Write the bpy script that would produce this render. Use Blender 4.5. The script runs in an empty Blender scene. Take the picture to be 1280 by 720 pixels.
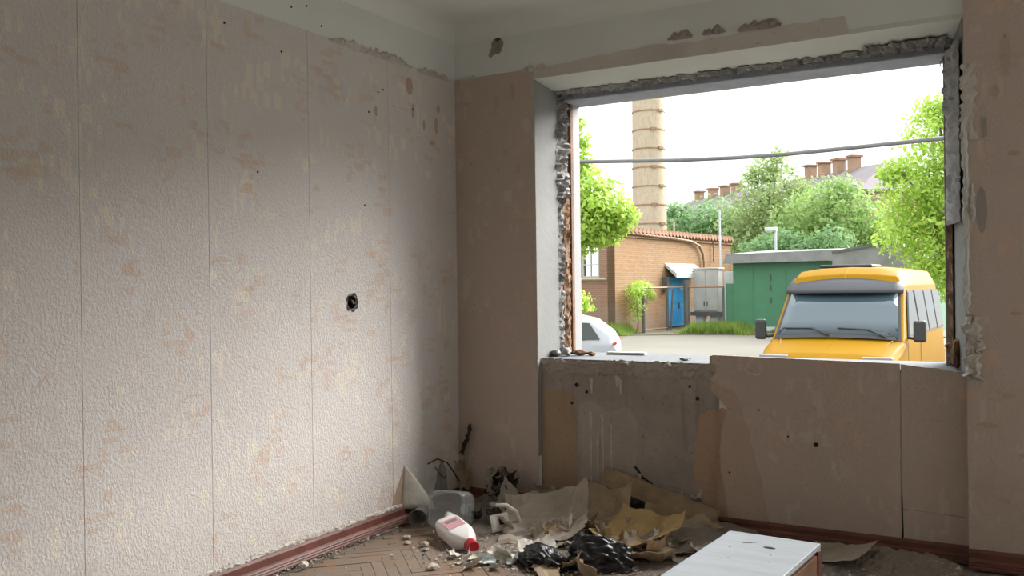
import bpy, bmesh, math, random
from mathutils import Vector, Matrix, noise
random.seed(7)
S = bpy.context.scene
COL = S.collection

# ------------------------------------------------------------------ camera
cam_d = bpy.data.cameras.new('camera')
cam = bpy.data.objects.new('camera', cam_d); COL.objects.link(cam); S.camera = cam
cam_d.sensor_width = 36.0; cam_d.lens = 36.0 * 1139 / 1280; cam_d.clip_end = 400
YAW, PIT, ROLL = math.radians(30.1), math.atan(-4 / 1139), 0.0133
_f = Vector((-math.sin(YAW) * math.cos(PIT), math.cos(YAW) * math.cos(PIT), math.sin(PIT)))
_r0 = Vector((math.cos(YAW), math.sin(YAW), 0)); _u0 = _r0.cross(_f)
_r = _r0 * math.cos(ROLL) - _u0 * math.sin(ROLL); _u = _r0 * math.sin(ROLL) + _u0 * math.cos(ROLL)
m = Matrix((_r, _u, -_f)).transposed().to_4x4(); m.translation = (0, 0, 1.25)
cam.matrix_world = m

# ------------------------------------------------------------------ world: overcast sky, brighter overhead
W = bpy.data.worlds.new('overcast_sky'); S.world = W; W.use_nodes = True
nt = W.node_tree; nt.nodes.clear()
wo = nt.nodes.new('ShaderNodeOutputWorld'); bg = nt.nodes.new('ShaderNodeBackground')
tc = nt.nodes.new('ShaderNodeTexCoord'); sx = nt.nodes.new('ShaderNodeSeparateXYZ')
nt.links.new(tc.outputs['Generated'], sx.inputs[0])
mr = nt.nodes.new('ShaderNodeMapRange'); mr.inputs['From Min'].default_value = 0; mr.inputs['From Max'].default_value = 1
mr.inputs['To Min'].default_value = 0.86; mr.inputs['To Max'].default_value = 2.5
nt.links.new(sx.outputs[2], mr.inputs['Value'])
bg.inputs['Color'].default_value = (0.95, 0.98, 1.0, 1)
nt.links.new(mr.outputs[0], bg.inputs['Strength']); nt.links.new(bg.outputs[0], wo.inputs[0])

# ------------------------------------------------------------------ sun, spread wide by the haze
sun_d = bpy.data.lights.new('hazy_sun', 'SUN'); sun = bpy.data.objects.new('hazy_sun', sun_d); COL.objects.link(sun)
sun_d.energy = 8.8; sun_d.angle = math.radians(48); sun_d.color = (1.0, 0.97, 0.93)
sun.rotation_euler = Vector((-0.39, -0.74, -0.555)).to_track_quat('-Z', 'Y').to_euler()
sun.location = (10, 12, 14)

vs = S.view_settings
vs.view_transform = 'Standard'; vs.look = 'None'; vs.gamma = 1; vs.exposure = 0.65; vs.use_curve_mapping = False
S.cycles.max_bounces = 10; S.cycles.diffuse_bounces = 7; S.cycles.transparent_max_bounces = 12

# ================================================================== helpers
class MB:
    def __init__(s): s.v = []; s.f = []
    def add(s, vs, fs):
        n = len(s.v); s.v += [tuple(p) for p in vs]; s.f += [tuple(i + n for i in q) for q in fs]; return s
    def box(s, x0, x1, y0, y1, z0, z1, M=None):
        p = [Vector((x, y, z)) for z in (z0, z1) for y in (y0, y1) for x in (x0, x1)]
        if M: p = [M @ q for q in p]
        return s.add(p, [(0, 2, 3, 1), (4, 5, 7, 6), (0, 1, 5, 4), (2, 6, 7, 3), (0, 4, 6, 2), (1, 3, 7, 5)])
    def rings(s, R, cap0=True, cap1=True):
        n = len(R[0]); vs = [p for r in R for p in r]; fs = []
        for i in range(len(R) - 1):
            for j in range(n):
                k = (j + 1) % n; fs.append((i * n + j, i * n + k, (i + 1) * n + k, (i + 1) * n + j))
        if cap0: fs.append(tuple(range(n))[::-1])
        if cap1: fs.append(tuple((len(R) - 1) * n + j for j in range(n)))
        return s.add(vs, fs)
    def tube(s, pts, rad, n=8):
        pts = [Vector(p) for p in pts]; R = []
        for i, p in enumerate(pts):
            d = (pts[min(i + 1, len(pts) - 1)] - pts[max(i - 1, 0)]).normalized()
            a = d.cross(Vector((0, 0, 1)) if abs(d.z) < .9 else Vector((1, 0, 0))).normalized(); b = d.cross(a)
            rr = rad[i] if isinstance(rad, (list, tuple)) else rad
            R.append([p + (a * math.cos(t) + b * math.sin(t)) * rr for t in [2 * math.pi * k / n for k in range(n)]])
        return s.rings(R)
    def lathe(s, prof, n=20, M=None, c0=True, c1=True):
        R = [[Vector((r * math.cos(2 * math.pi * k / n), r * math.sin(2 * math.pi * k / n), z)) for k in range(n)] for r, z in prof]
        if M: R = [[M @ p for p in r] for r in R]
        return s.rings(R, c0, c1)
    def grid(s, P):
        nu, nv = len(P), len(P[0]); vs = [p for r in P for p in r]
        return s.add(vs, [(i * nv + j, i * nv + j + 1, (i + 1) * nv + j + 1, (i + 1) * nv + j) for i in range(nu - 1) for j in range(nv - 1)])
    def plate(s, pts, o, u, v, n, t):
        o, u, v, n = map(Vector, (o, u, v, n)); k = len(pts)
        a = [o + u * p[0] + v * p[1] for p in pts]; b = [q + n * t for q in a]
        return s.add(a + b, [tuple(range(k))[::-1], tuple(range(k, 2 * k))] + [(i, (i + 1) % k, k + (i + 1) % k, k + i) for i in range(k)])
    def build(s, name, mat, parent=None, smooth=False, bevel=0, solid=0, **tags):
        me = bpy.data.meshes.new(name); me.from_pydata(s.v, [], s.f)
        bm = bmesh.new(); bm.from_mesh(me); bmesh.ops.recalc_face_normals(bm, faces=bm.faces); bm.to_mesh(me); bm.free()
        if smooth: me.polygons.foreach_set('use_smooth', [True] * len(me.polygons))
        if mat: me.materials.append(mat)
        o = bpy.data.objects.new(name, me); COL.objects.link(o)
        if parent: o.parent = parent
        if bevel:
            b = o.modifiers.new('bevel', 'BEVEL'); b.width = bevel; b.segments = 2; b.limit_method = 'ANGLE'
        if solid:
            b = o.modifiers.new('thickness', 'SOLIDIFY'); b.thickness = solid
        for k, val in tags.items(): o[k] = val
        return o
def empty(name, loc=(0, 0, 0), rz=0, **tags):
    o = bpy.data.objects.new(name, None); COL.objects.link(o); o.location = loc; o.rotation_euler = (0, 0, rz)
    o.empty_display_size = 0.05
    for k, v in tags.items(): o[k] = v
    return o
def cut(o, cutters):
    for c in cutters:
        b = o.modifiers.new('cut', 'BOOLEAN'); b.operation = 'DIFFERENCE'; b.object = c; b.solver = 'EXACT'
    dg = bpy.context.evaluated_depsgraph_get(); dg.update()
    me = bpy.data.meshes.new_from_object(o.evaluated_get(dg)); o.modifiers.clear(); o.data = me
def rm(o): bpy.data.objects.remove(o, do_unlink=True)
def rag(pts, step, amp, skip=()):
    """subdivide an outline and roughen it; edges listed in skip stay straight"""
    out = []
    for i, p in enumerate(pts):
        q = pts[(i + 1) % len(pts)]; L = math.hypot(q[0] - p[0], q[1] - p[1]); n = max(1, int(L / step)) if i not in skip else 1
        nx, ny = -(q[1] - p[1]) / L, (q[0] - p[0]) / L
        for k in range(n):
            t = (k + (random.uniform(-.3, .3) if k else 0)) / n; a = random.uniform(-amp, amp) if k else 0
            out.append((p[0] + (q[0] - p[0]) * t + nx * a, p[1] + (q[1] - p[1]) * t + ny * a))
    return out

# ------------------------------------------------------------------ material helpers
class N:
    def __init__(s, name):
        s.m = bpy.data.materials.new(name); s.m.use_nodes = True; s.t = s.m.node_tree
        s.b = s.t.nodes['Principled BSDF']; s.out = s.t.nodes['Material Output']
        s.pos = s.t.nodes.new('ShaderNodeNewGeometry').outputs['Position']
    def put(s, i, v):
        if isinstance(v, bpy.types.NodeSocket): s.t.links.new(v, i)
        elif isinstance(v, (tuple, list)) and len(v) == 3 and i.type == 'RGBA': i.default_value = (*v, 1)
        else: i.default_value = v
    def math(s, op, a, b=0.0, c=0.0):
        n = s.t.nodes.new('ShaderNodeMath'); n.operation = op; s.put(n.inputs[0], a); s.put(n.inputs[1], b); s.put(n.inputs[2], c); return n.outputs[0]
    def vec(s, op, a, b):
        n = s.t.nodes.new('ShaderNodeVectorMath'); n.operation = op; s.put(n.inputs[0], a); s.put(n.inputs[1], b); return n.outputs[0]
    def noise(s, scale, detail=3, vec=None, rough=.55):
        n = s.t.nodes.new('ShaderNodeTexNoise'); s.put(n.inputs['Vector'], vec or s.pos); n.inputs['Scale'].default_value = scale
        n.inputs['Detail'].default_value = detail; n.inputs['Roughness'].default_value = rough; return n.outputs[0]
    def white(s, vec):
        n = s.t.nodes.new('ShaderNodeTexWhiteNoise'); n.noise_dimensions = '3D'; s.put(n.inputs['Vector'], vec); return n.outputs[0]
    def ramp(s, x, a, b, lo=0.0, hi=1.0):
        n = s.t.nodes.new('ShaderNodeMapRange'); s.put(n.inputs[0], x)
        for i, v in zip((1, 2, 3, 4), (a, b, lo, hi)): n.inputs[i].default_value = v
        return n.outputs[0]
    def mix(s, fac, a, b, mode='MIX'):
        n = s.t.nodes.new('ShaderNodeMix'); n.data_type = 'RGBA'; n.blend_type = mode
        s.put(n.inputs[0], fac); s.put(n.inputs[6], a); s.put(n.inputs[7], b); return n.outputs[2]
    def bump(s, h, strength=.3, dist=.01, prev=None):
        n = s.t.nodes.new('ShaderNodeBump'); n.inputs['Strength'].default_value = strength; n.inputs['Distance'].default_value = dist
        s.put(n.inputs['Height'], h)
        if prev: s.put(n.inputs['Normal'], prev)
        s.put(s.b.inputs['Normal'], n.outputs[0]); return n.outputs[0]
    def set(s, **k):
        for a, v in k.items(): s.put(s.b.inputs[a.replace('_', ' ')], v)
        return s
    def sep(s):
        n = s.t.nodes.new('ShaderNodeSeparateXYZ'); s.put(n.inputs[0], s.pos); return n.outputs
    def comb(s, x, y, z):
        n = s.t.nodes.new('ShaderNodeCombineXYZ'); s.put(n.inputs[0], x); s.put(n.inputs[1], y); s.put(n.inputs[2], z); return n.outputs[0]
def plain(name, c, rough=.6, var=.25, scale=8, bump=.15, bscale=60, metal=0, **k):
    n = N(name); d = tuple(x * (1 - var) for x in c); l = tuple(min(1, x * (1 + var * .6)) for x in c)
    n.set(Base_Color=n.mix(n.ramp(n.noise(scale), .3, .7), d, l), Roughness=rough, Metallic=metal, **k)
    if bump: n.bump(n.noise(bscale, 4), bump, .01)
    return n.m
def gloss(name, c, rough=.2, metal=0, **k):
    n = N(name); n.set(Base_Color=n.mix(n.noise(3, 2), tuple(x * .93 for x in c), c), Roughness=rough, Metallic=metal, **k); return n.m

def wallpaper(name, axis, base=(.74, .695, .665), pale=.6):
    n = N(name); X, Y, Z = n.sep(); h = Y if axis == 'Y' else X
    clus = n.ramp(n.noise(5.2, 2), .555, .60)
    clus2 = n.ramp(n.noise(5.6, 2, n.vec('ADD', n.pos, (7.3, 3.1, 5.7))), .55, .60)
    def cells(w, hh, seed, thr, m):
        c = n.comb(n.math('FLOOR', n.math('DIVIDE', h, w)), n.math('FLOOR', n.math('DIVIDE', Z, hh)), seed)
        return n.math('MULTIPLY', n.math('GREATER_THAN', n.white(c), thr), m)
    hz = cells(.075, .021, 1.5, .72, clus); vt = cells(.021, .066, 4.5, .62, clus2); sq = cells(.04, .045, 9.5, .80, clus)
    big = n.ramp(n.noise(.8, 3), .35, .65)
    c = n.mix(big, tuple(x * .93 for x in base), base)
    c = n.mix(n.math('MULTIPLY', vt, pale), c, (.84, .77, .64))
    c = n.mix(n.math('MULTIPLY', sq, .35), c, (.70, .50, .40))
    c = n.mix(n.math('MULTIPLY', hz, .42), c, (.66, .47, .34))
    dirt = n.ramp(n.noise(2.3, 6, rough=.7), .60, .80)
    c = n.mix(n.math('MULTIPLY', dirt, .45), c, (.36, .28, .22))
    n.set(Base_Color=c, Roughness=.62, Specular_IOR_Level=.35)
    st = n.noise(100, 5, n.comb(X, Y, n.math('MULTIPLY', Z, .75)), .65)
    hgt = n.math('ADD', n.ramp(st, .43, .58), n.math('MULTIPLY', n.math('ADD', vt, hz), .5))
    n.bump(hgt, .65, .004)
    return n.m

M = {}
M['paper_l'] = wallpaper('embossed_wallpaper_left', 'Y')
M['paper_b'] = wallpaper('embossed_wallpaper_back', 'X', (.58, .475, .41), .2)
def stained(name, c1, c2, c3, streak=True, bump=.5):
    n = N(name); X, Y, Z = n.sep()
    a = n.noise(5, 6, rough=.65); s_ = n.noise(14, 3, n.comb(X, Y, n.math('MULTIPLY', Z, .12)))
    c = n.mix(n.ramp(a, .35, .65), c1, c2)
    c = n.mix(n.ramp(s_ if streak else n.noise(2, 4), .55, .72), c, c3)
    c = n.mix(n.ramp(n.noise(45, 4), .62, .70, 0, .45), c, tuple(x * .45 for x in c3))
    n.set(Base_Color=c, Roughness=.85); n.bump(n.noise(38, 6, rough=.7), bump, .012); return n.m
M['plaster'] = stained('bare_plaster', (.50, .47, .43), (.62, .58, .53), (.44, .39, .34), False)
M['cement'] = stained('damp_cement_render', (.31, .27, .24), (.39, .345, .31), (.25, .21, .18))
M['cement_light'] = stained('old_whitewash', (.36, .315, .27), (.42, .37, .32), (.31, .265, .22))
M['ochre'] = stained('ochre_distemper', (.40, .29, .185), (.36, .265, .18), (.34, .22, .14))
M['rust'] = stained('rusty_damp_paper', (.44, .295, .20), (.41, .30, .23), (.36, .235, .155))
M['stainpaper'] = stained('water_stained_paper', (.50, .39, .31), (.46, .36, .29), (.46, .33, .22))
M['frieze'] = plain('whitewash_frieze', (.70, .72, .70), .8, .06, 2, .15, 30)
M['ceil'] = plain('whitewash_ceiling', (.78, .79, .76), .85, .05, 1.5, .1, 25)
M['reveal'] = plain('sun_offset_reveal_paint', (.19, .195, .185), .7, .1, 3, .15, 30)  # white reveal paint, colour darkened to offset the direct sun on it
M['soffit'] = plain('shade_offset_soffit_paint', (.60, .62, .59), .7, .07, 3, .15, 30)  # same paint as the reveals, colour set paler to offset the soffit's shade
M['broken'] = stained('broken_plaster', (.33, .325, .32), (.20, .195, .19), (.43, .425, .42), False, .9)
M['lintel'] = stained('bluish_concrete_lintel', (.30, .33, .40), (.40, .43, .50), (.26, .28, .33), False, .7)
M['sill'] = plain('dusty_sill', (.12, .13, .14), .8, .2, 9, .4, 40)
M['rawwood'] = plain('raw_brown_wood', (.19, .105, .06), .8, .4, 14, .4, 50)
M['greywood'] = plain('weathered_grey_frame', (.34, .31, .28), .8, .25, 8, .3, 40)
M['foam'] = plain('old_mounting_foam', (.22, .125, .065), .9, .4, 25, .8, 60)
M['white_strip'] = plain('white_outer_reveal', (.29, .285, .29), .7, .06, 4, .1)
M['baseboard'] = plain('red_brown_baseboard_paint', (.15, .05, .036), .5, .3, 10, .2, 60)
M['band'] = stained('faded_paper_band', (.56, .52, .47), (.60, .56, .51), (.50, .44, .39), False, .3)
M['drip'] = plain('lime_drips', (.50, .455, .40), .8, .2, 20, .2)
M['hole'] = plain('dark_hole', (.02, .018, .016), .9, .3)
M['dust'] = stained('grey_floor_dust', (.20, .166, .137), (.25, .212, .175), (.165, .137, .112), False)
def parquet(name, a, b):
    n = N(name); oi = n.t.nodes.new('ShaderNodeObjectInfo')
    c = n.mix(oi.outputs['Random'], a, b)
    c = n.mix(n.ramp(n.noise(60, 3), .4, .7, 0, .35), c, tuple(x * .6 for x in a))
    d = n.ramp(n.noise(2.6, 6, rough=.65), .33, .56)
    n.set(Base_Color=n.mix(n.math('MULTIPLY', d, .8), c, (.175, .145, .118)), Roughness=.7); n.bump(n.noise(70, 3), .2, .004); return n.m
M['parquet'] = parquet('dusty_oak_parquet', (.20, .12, .068), (.26, .165, .098))
M['crumb'] = plain('plaster_crumbs', (.46, .42, .37), .9, .5, 25, .4)
M['ppback'] = plain('wallpaper_paper_back', (.42, .32, .215), .85, .25, 6, .4, 25)
M['ppgrey'] = plain('dusty_wallpaper_sheet', (.38, .33, .27), .85, .25, 6, .4, 25)
M['ppochre'] = plain('ochre_backed_wallpaper', (.46, .32, .14), .85, .25, 6, .4, 25)
M['pplight'] = plain('pale_torn_paper', (.66, .62, .56), .85, .2, 9, .4, 30)
M['ppgreen'] = plain('pale_green_scrap', (.55, .62, .60), .7, .2, 9, .3, 30)
M['char'] = plain('charred_rag', (.05, .04, .035), .9, .6, 20, .6, 40)
M['board'] = plain('fibreboard', (.30, .21, .13), .85, .3, 10, .4, 40)
M['blackbag'] = gloss('black_plastic_film', (.012, .013, .016), .28)
M['white_hdpe'] = gloss('white_plastic', (.80, .80, .79), .4)
M['red_cap'] = gloss('red_plastic', (.48, .015, .03), .35)
M['pink'] = gloss('faded_pink_print', (.62, .33, .36), .5)
M['greyplastic'] = gloss('grey_plastic', (.22, .20, .20), .45)
nn = N('cloudy_clear_plastic'); nn.set(Base_Color=(.92, .95, .95), Roughness=.10, Transmission_Weight=.92, IOR=1.2, Alpha=1.0); M['clear'] = nn.m
nn = N('scuffed_white_laminate'); sc_ = nn.noise(3, 6, nn.comb(nn.sep()[0], nn.math('MULTIPLY', nn.sep()[1], 6), 0.0), .7)
nn.set(Base_Color=nn.mix(nn.ramp(sc_, .45, .75), (.50, .55, .60), (.40, .44, .48)), Roughness=.4); M['laminate'] = nn.m
M['brownveneer'] = plain('brown_veneer', (.22, .115, .06), .5, .3, 12, .15)

def structure(o): o['kind'] = 'structure'; return o

# ================================================================== ROOM
LX, BY, NY, RY = -2.937, 4.435, 4.475, 4.41     # left wall, left pier, niche, right pier planes
NL, NR = -2.415, -0.277                           # niche sides
ZS, ZW, ZC = 0.835, 2.445, 2.74                   # sill, top of the wallpaper, ceiling
# floor slab under the parquet
floor = structure(MB().box(-3.2, 3.8, -1.7, 4.9, -.2, -.012).build('floor', M['dust']))
# parquet laid in herringbone at 45 degrees
w, n = .052, 6
planks = []
c45 = math.sqrt(.5)
for a in range(-140, 141):
    for b in range(-12, 13):
        ox, oy = (a + b * n) * w, (a - b * n) * w
        for (dx, dy, sx_, sy_) in ((0, 0, n, 1), (n, 1 - n, 1, n)):
            u0, v0 = ox + dx * w, oy + dy * w; uc, vc = u0 + sx_ * w / 2, v0 + sy_ * w / 2
            x, y = (uc - vc) * c45 - 1.5, (uc + vc) * c45 + 3.5
            if -2.80 < x < -.1 and 2.35 < y < 4.30: planks.append((abs(y - 3.6) + .35 * abs(x + 1.9), x, y, sx_ > 1))
planks.sort()
pm = MB().box(-n * w / 2 + .0007, n * w / 2 - .0007, -w / 2 + .0007, w / 2 - .0007, -.012, 0); po = None; rest = MB()
for k, (_, x, y, hor) in enumerate(planks):
    ang = math.pi / 4 + (0 if hor else math.pi / 2); z = random.uniform(-.0018, .0012)
    if k < 290:
        if po is None: po = pm.build('parquet_plank', M['parquet'], floor, bevel=.0015); o = po
        else: o = po.copy(); COL.objects.link(o)
        o.location = (x, y, z); o.rotation_euler = (random.uniform(-.004, .004), random.uniform(-.004, .004), ang)
    else:
        rest.box(-n * w / 2 + .0007, n * w / 2 - .0007, -w / 2 + .0007, w / 2 - .0007, -.012, 0, Matrix.Translation((x, y, z)) @ Matrix.Rotation(ang, 4, 'Z'))
rest.build('parquet_rest', M['parquet'], floor, kind='stuff')

# ---- left wall with socket hole
wl = structure(MB().box(-3.15, LX - .003, -1.7, 5.0, -.15, 2.9).build('wall_left', M['frieze']))
def cyl(o, d, r, L, n=18, jag=0):
    d = Vector(d); q = d.to_track_quat('Z', 'Y').to_matrix().to_4x4(); q.translation = o
    R = [[q @ Vector((r * (1 + jag * rr[k]) * math.cos(6.2832 * k / n), r * (1 + jag * rr[k]) * math.sin(6.2832 * k / n), z)) for k in range(n)]
         for rr in [[random.uniform(-1, 1) for _ in range(n)]] for z in (-L, L)]
    return MB().rings(R)
hp = (LX, 3.491, 1.174)
ct = cyl(hp, (1, 0, 0), .036, .065, jag=.1).build('cutter', M['hole'])
cut(wl, [ct])
# wallpaper strips, 0.6 m wide
edges = [-1.69, -1.0, -.38, .23, .83, 1.427, 2.025, 2.603, 3.198, 3.80, 4.432]
for k in range(len(edges) - 1):
    y0, y1 = edges[k] + .0012, edges[k + 1] - .0012
    s_ = MB().box(LX - .0035, LX, y0, y1, .06, ZW + random.uniform(-.004, .004)).build('wallpaper_strip', M['paper_l'], wl)
    if y0 < hp[1] < y1: cut(s_, [ct])
rm(ct)
sk = Matrix.Translation((LX - .064, hp[1], hp[2])) @ Matrix.Rotation(math.pi / 2, 4, 'Y')
MB().lathe([(.0, 0), (.033, 0), (.033, .060), (.031, .060), (.030, .003), (.0, .003)], 20, sk, False, False).build('socket_box', M['hole'], wl)
for i in range(3):
    MB().tube([(LX - .055, hp[1] + .012 * (i - 1), hp[2]), (LX - .02, hp[1] + .01 * (i - 1), hp[2] + .012), (LX + .006, hp[1] + .016 * (i - 1), hp[2] + .02 - .012 * i), (LX + .01, hp[1] + .012 * (i - 1), hp[2] - .008)], .0028, 6).build('wire_end', M['greyplastic'] if i else M['hole'], wl)
MB().add(*(lambda R: (R[0] + R[1], [(k, (k + 1) % 20, 20 + (k + 1) % 20, 20 + k) for k in range(20)]))([[Vector((LX + .0015, hp[1] + rr * math.cos(.31416 * k), hp[2] + rr * math.sin(.31416 * k))) for k in range(20) for rr in [r0 * random.uniform(.88, 1.15)]] for r0 in (.036, .046)])).build('chipped_rim', M['char'], wl)
# small nail holes
for y, z in [(2.876, 1.755), (3.642, 2.136), (3.03, 2.31), (3.60, 1.66), (3.85, 2.2), (3.72, 2.25), (3.76, 2.27), (3.30, 2.49), (3.10, 2.53), (2.95, 2.56), (3.20, 2.56), (4.02, 2.21), (2.70, 2.36)]:
    MB().lathe([(.0055, 0), (.0055, .0016)], 8, Matrix.Translation((LX if z < ZW else LX - .0032, y, z)) @ Matrix.Rotation(math.pi / 2, 4, 'Y')).build('nail_hole', M['hole'], wl)
# ragged plaster edge where the paper ends
def torn_row(name, mat, parent, o, u, v, n, L, hgt, seed):
    random.seed(seed); k = int(L / .012); P = []
    for i in range(k + 1):
        t = i / k; e = min(1, 6 * t, 6 * (1 - t)); top = hgt * e * random.uniform(.35, 1.0) + .004
        P.append([Vector(o) + Vector(u) * (L * t) + Vector(v) * (top * s) + Vector(n) * random.uniform(.003, .016) * (1 if 0 < s < 1 else .25) for s in (-.18, .2, .55, .8, 1.0)])
    return MB().grid(P).build(name, mat, parent, solid=.003)
torn_row('torn_edge', M['plaster'], wl, (LX, 3.345, ZW - .012), (0, 1, 0), (0, 0, 1), (1, 0, 0), .66, .042, 1)
torn_row('torn_edge', M['plaster'], wl, (LX, 4.06, ZW - .02), (0, 1, 0), (0, 0, 1), (1, 0, 0), .33, .035, 2)
for y, z, a, b in [(3.99, 2.33, .035, .06), (4.02, 2.20, .016, .05), (4.12, 2.14, .014, .035), (4.24, 2.15, .02, .06), (4.20, 2.05, .03, .016), (3.70, 2.15, .012, .035), (4.26, 2.25, .02, .03)]:
    MB().plate(rag([(a * .8 * math.cos(t), b * .8 * math.sin(t)) for t in [q * .63 for q in range(10)]], .008, .004), (LX, y, z), (0, 1, 0), (0, 0, 1), (1, 0, 0), .0015).build('torn_patch', M['stainpaper'], wl)

# ---- ceiling with coved edges
ce = MB().box(-3.2, 3.8, -1.7, 5.0, ZC, ZC + .2)
ceiling = structure(ce.build('ceiling', M['ceil']))
def cove(a, b, inward, name):
    R = []
    for p in (a, b):
        p = Vector(p); i = Vector(inward); rad = .09
        pr = [p + Vector((0, 0, .02)), p + Vector((0, 0, -rad))]
        pr += [p + i * (rad * (1 - math.cos(t))) + Vector((0, 0, -rad * (1 - math.sin(t)))) for t in [math.pi / 2 * k / 10 for k in range(1, 11)]]
        pr += [p + i * rad + Vector((0, 0, .02))]; R.append(pr)
    return MB().rings(R).build(name, M['ceil'], ceiling, smooth=False)
cove((LX - .003, -1.7, ZC), (LX - .003, 4.6, ZC), (1, 0, 0), 'ceiling_cove')
cove((-3.1, BY, ZC), (3.8, BY, ZC), (0, -1, 0), 'ceiling_cove')

# ---- back wall: piers, lintel, under-sill; a second window further right, out of the picture, is enlarged to bring in more light
b = MB()
OY = 4.97
ct1 = cyl((-2.644, BY, 2.632), (0, 1, 0), .024, .05, 14, .3).build('cutter', M['hole'])
tmp = MB().box(-3.2, NL, BY, OY, -.15, 2.9).build('pier', M['frieze']); cut(tmp, [ct1]); rm(ct1)
b.add([v.co for v in tmp.data.vertices], [tuple(p.vertices) for p in tmp.data.polygons]); rm(tmp)
b.box(NL, NR, BY, OY, 2.388, 2.9)
b.box(NL, NR, NY, OY, -.15, ZS)
b.box(NR, .6, RY, OY, -.15, 2.9)
b.box(.6, 3.5, BY, OY, -.15, .12); b.box(.6, 3.5, BY, OY, 2.5, 2.9); b.box(3.5, 3.8, BY, OY, -.15, 2.9)
wb = structure(b.build('wall_back', M['frieze']))
# paper pieces on the back wall
MB().box(LX + .001, NL + .002, BY - .0025, BY + .001, .06, ZW).build('wallpaper_strip', M['paper_b'], wb)
MB().plate(rag([(NL + .002, 2.389), (-.75, 2.389), (-.77, 2.475), (-1.1, 2.47), (-1.5, 2.46), (-1.75, 2.475), (-2.1, 2.46), (NL + .002, ZW)], .05, .006, (0, 7)), (0, BY, 0), (1, 0, 0), (0, 0, 1), (0, -1, 0), .0025).build('wallpaper_strip', M['band'], wb)
MB().box(NR - .0015, .595, RY - .0025, RY + .001, .06, 2.47).build('wallpaper_strip', M['paper_b'], wb)
cyl((-2.644, BY + .05, 2.632), (0, 1, 0), .03, .003).build('hole_bottom', M['hole'], wb)
for i, (dx, dz, r) in enumerate([(.0, -.04, .03), (-.03, -.055, .02), (.02, -.02, .02), (-.018, -.02, .022), (-.045, -.075, .012)]):
    MB().plate(rag([(r * math.cos(t), r * 1.2 * math.sin(t)) for t in [k * .7 for k in range(9)]], .02, .006), (-2.644 + dx, BY, 2.632 + dz), (1, 0, 0), (0, 0, 1), (0, -1, 0), .002 + .0012 * i).build('chipped_rim', M['cement'] if i != 4 else M['broken'], wb)
torn_row('torn_edge', M['plaster'], wb, (-2.50, BY, ZW - .012), (1, 0, 0), (0, 0, 1), (0, -1, 0), .20, .035, 5)
torn_row('torn_edge', M['plaster'], wb, (-2.90, BY, ZW - .015), (1, 0, 0), (0, 0, 1), (0, -1, 0), .13, .025, 6)
for x0, L, z, sd in [(-1.63, .13, 2.488, 7), (-1.45, .12, 2.487, 8), (-1.27, .21, 2.478, 9)]:
    torn_row('torn_edge', M['cement'], wb, (x0, BY, z), (1, 0, 0), (0, 0, 1), (0, -1, 0), L, .04, sd)
random.seed(11)
for x, z, a, c in [(-2.86, 2.3, .02, .012), (-2.66, 2.28, .015, .05), (-2.67, 2.22, .03, .01), (-2.72, 2.12, .012, .012), (-2.6, 2.0, .02, .012), (-2.55, 2.34, .02, .05), (-2.83, 1.95, .012, .01), (-2.65, 1.9, .012, .02), (-2.52, 1.9, .014, .04)]:
    MB().plate(rag([(a * .9 * math.cos(t), c * .9 * math.sin(t)) for t in [q * .63 for q in range(10)]], .008, .004), (x, BY - .0025, z), (1, 0, 0), (0, 0, 1), (0, -1, 0), .0012).build('torn_patch', M['stainpaper'], wb)
for x, z, a, c in [(-.12, 2.2, .022, .10), (-.16, 2.05, .02, .03), (-.09, 1.78, .03, .012), (-.12, .75, .03, .015), (-.06, .5, .03, .012), (-.14, .3, .03, .012), (-.2, .62, .05, .014), (-.09, 1.1, .025, .01)]:
    MB().plate(rag([(a * .9 * math.cos(t), c * .9 * math.sin(t)) for t in [q * .63 for q in range(10)]], .01, .004), (x, RY - .0025, z), (1, 0, 0), (0, 0, 1), (0, -1, 0), .0012).build('torn_patch', M['stainpaper'], wb)
# long oval stain of scraped paper beside the window
MB().plate(rag([(.022 * math.cos(t), .10 * math.sin(t)) for t in [k * .45 for k in range(14)]], .03, .003), (-.215, RY - .0025, 1.545), (1, 0, 0), (0, 0, 1), (0, -1, 0), .0015).build('scraped_patch', M['cement'], wb)

# under the sill: bare render, whitewash, ochre and rust stains, and the paper that is left
def patch(name, mat, pts, t, step=.03, amp=.008, skip=(), y=NY):
    return MB().plate(rag(pts, step, amp, skip), (0, y, 0), (1, 0, 0), (0, 0, 1), (0, -1, 0), t).build(name, mat, wb)
patch('render_layer', M['cement'], [(NL, .06), (-1.40, .06), (-1.40, ZS - .002), (NL, ZS - .002)], .003, skip=(0, 1, 2, 3))
patch('ochre_layer', M['ochre'], [(NL + .003, .1), (-2.20, .1), (-2.19, .5), (-2.22, .66), (NL + .003, .68)], .005)
patch('whitewash_layer', M['cement_light'], [(-2.17, .12), (-1.86, .1), (-1.84, .52), (-1.9, .60), (-2.02, .56), (-2.1, .62), (-2.17, .6)], .006)
patch('rust_layer', M['rust'], [(-1.52, .06), (-1.30, .06), (-1.29, .55), (-1.38, .62), (-1.50, .58), (-1.54, .3)], .005)
patch('wallpaper_strip', M['stainpaper'], [(-1.36, .06), (-1.147, .06), (-1.147, .876), (-1.445, .880), (-1.44, .7), (-1.36, .62), (-1.40, .4)], .007, .05, .012, (0, 1, 2))
patch('wallpaper_strip', M['paper_b'], [(-1.25, .52), (-1.147, .05), (-1.143, .05), (-.556, .05), (-.556, .868), (-1.43, .884), (-1.44, .76), (-1.32, .70)], .0085, .05, .006, (1, 2, 3, 4))
patch('wallpaper_strip', M['paper_b'], [(-.553, .05), (NR, .05), (NR, .838), (-.553, .866)], .0085, .05, .003, (0, 1, 3))
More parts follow.
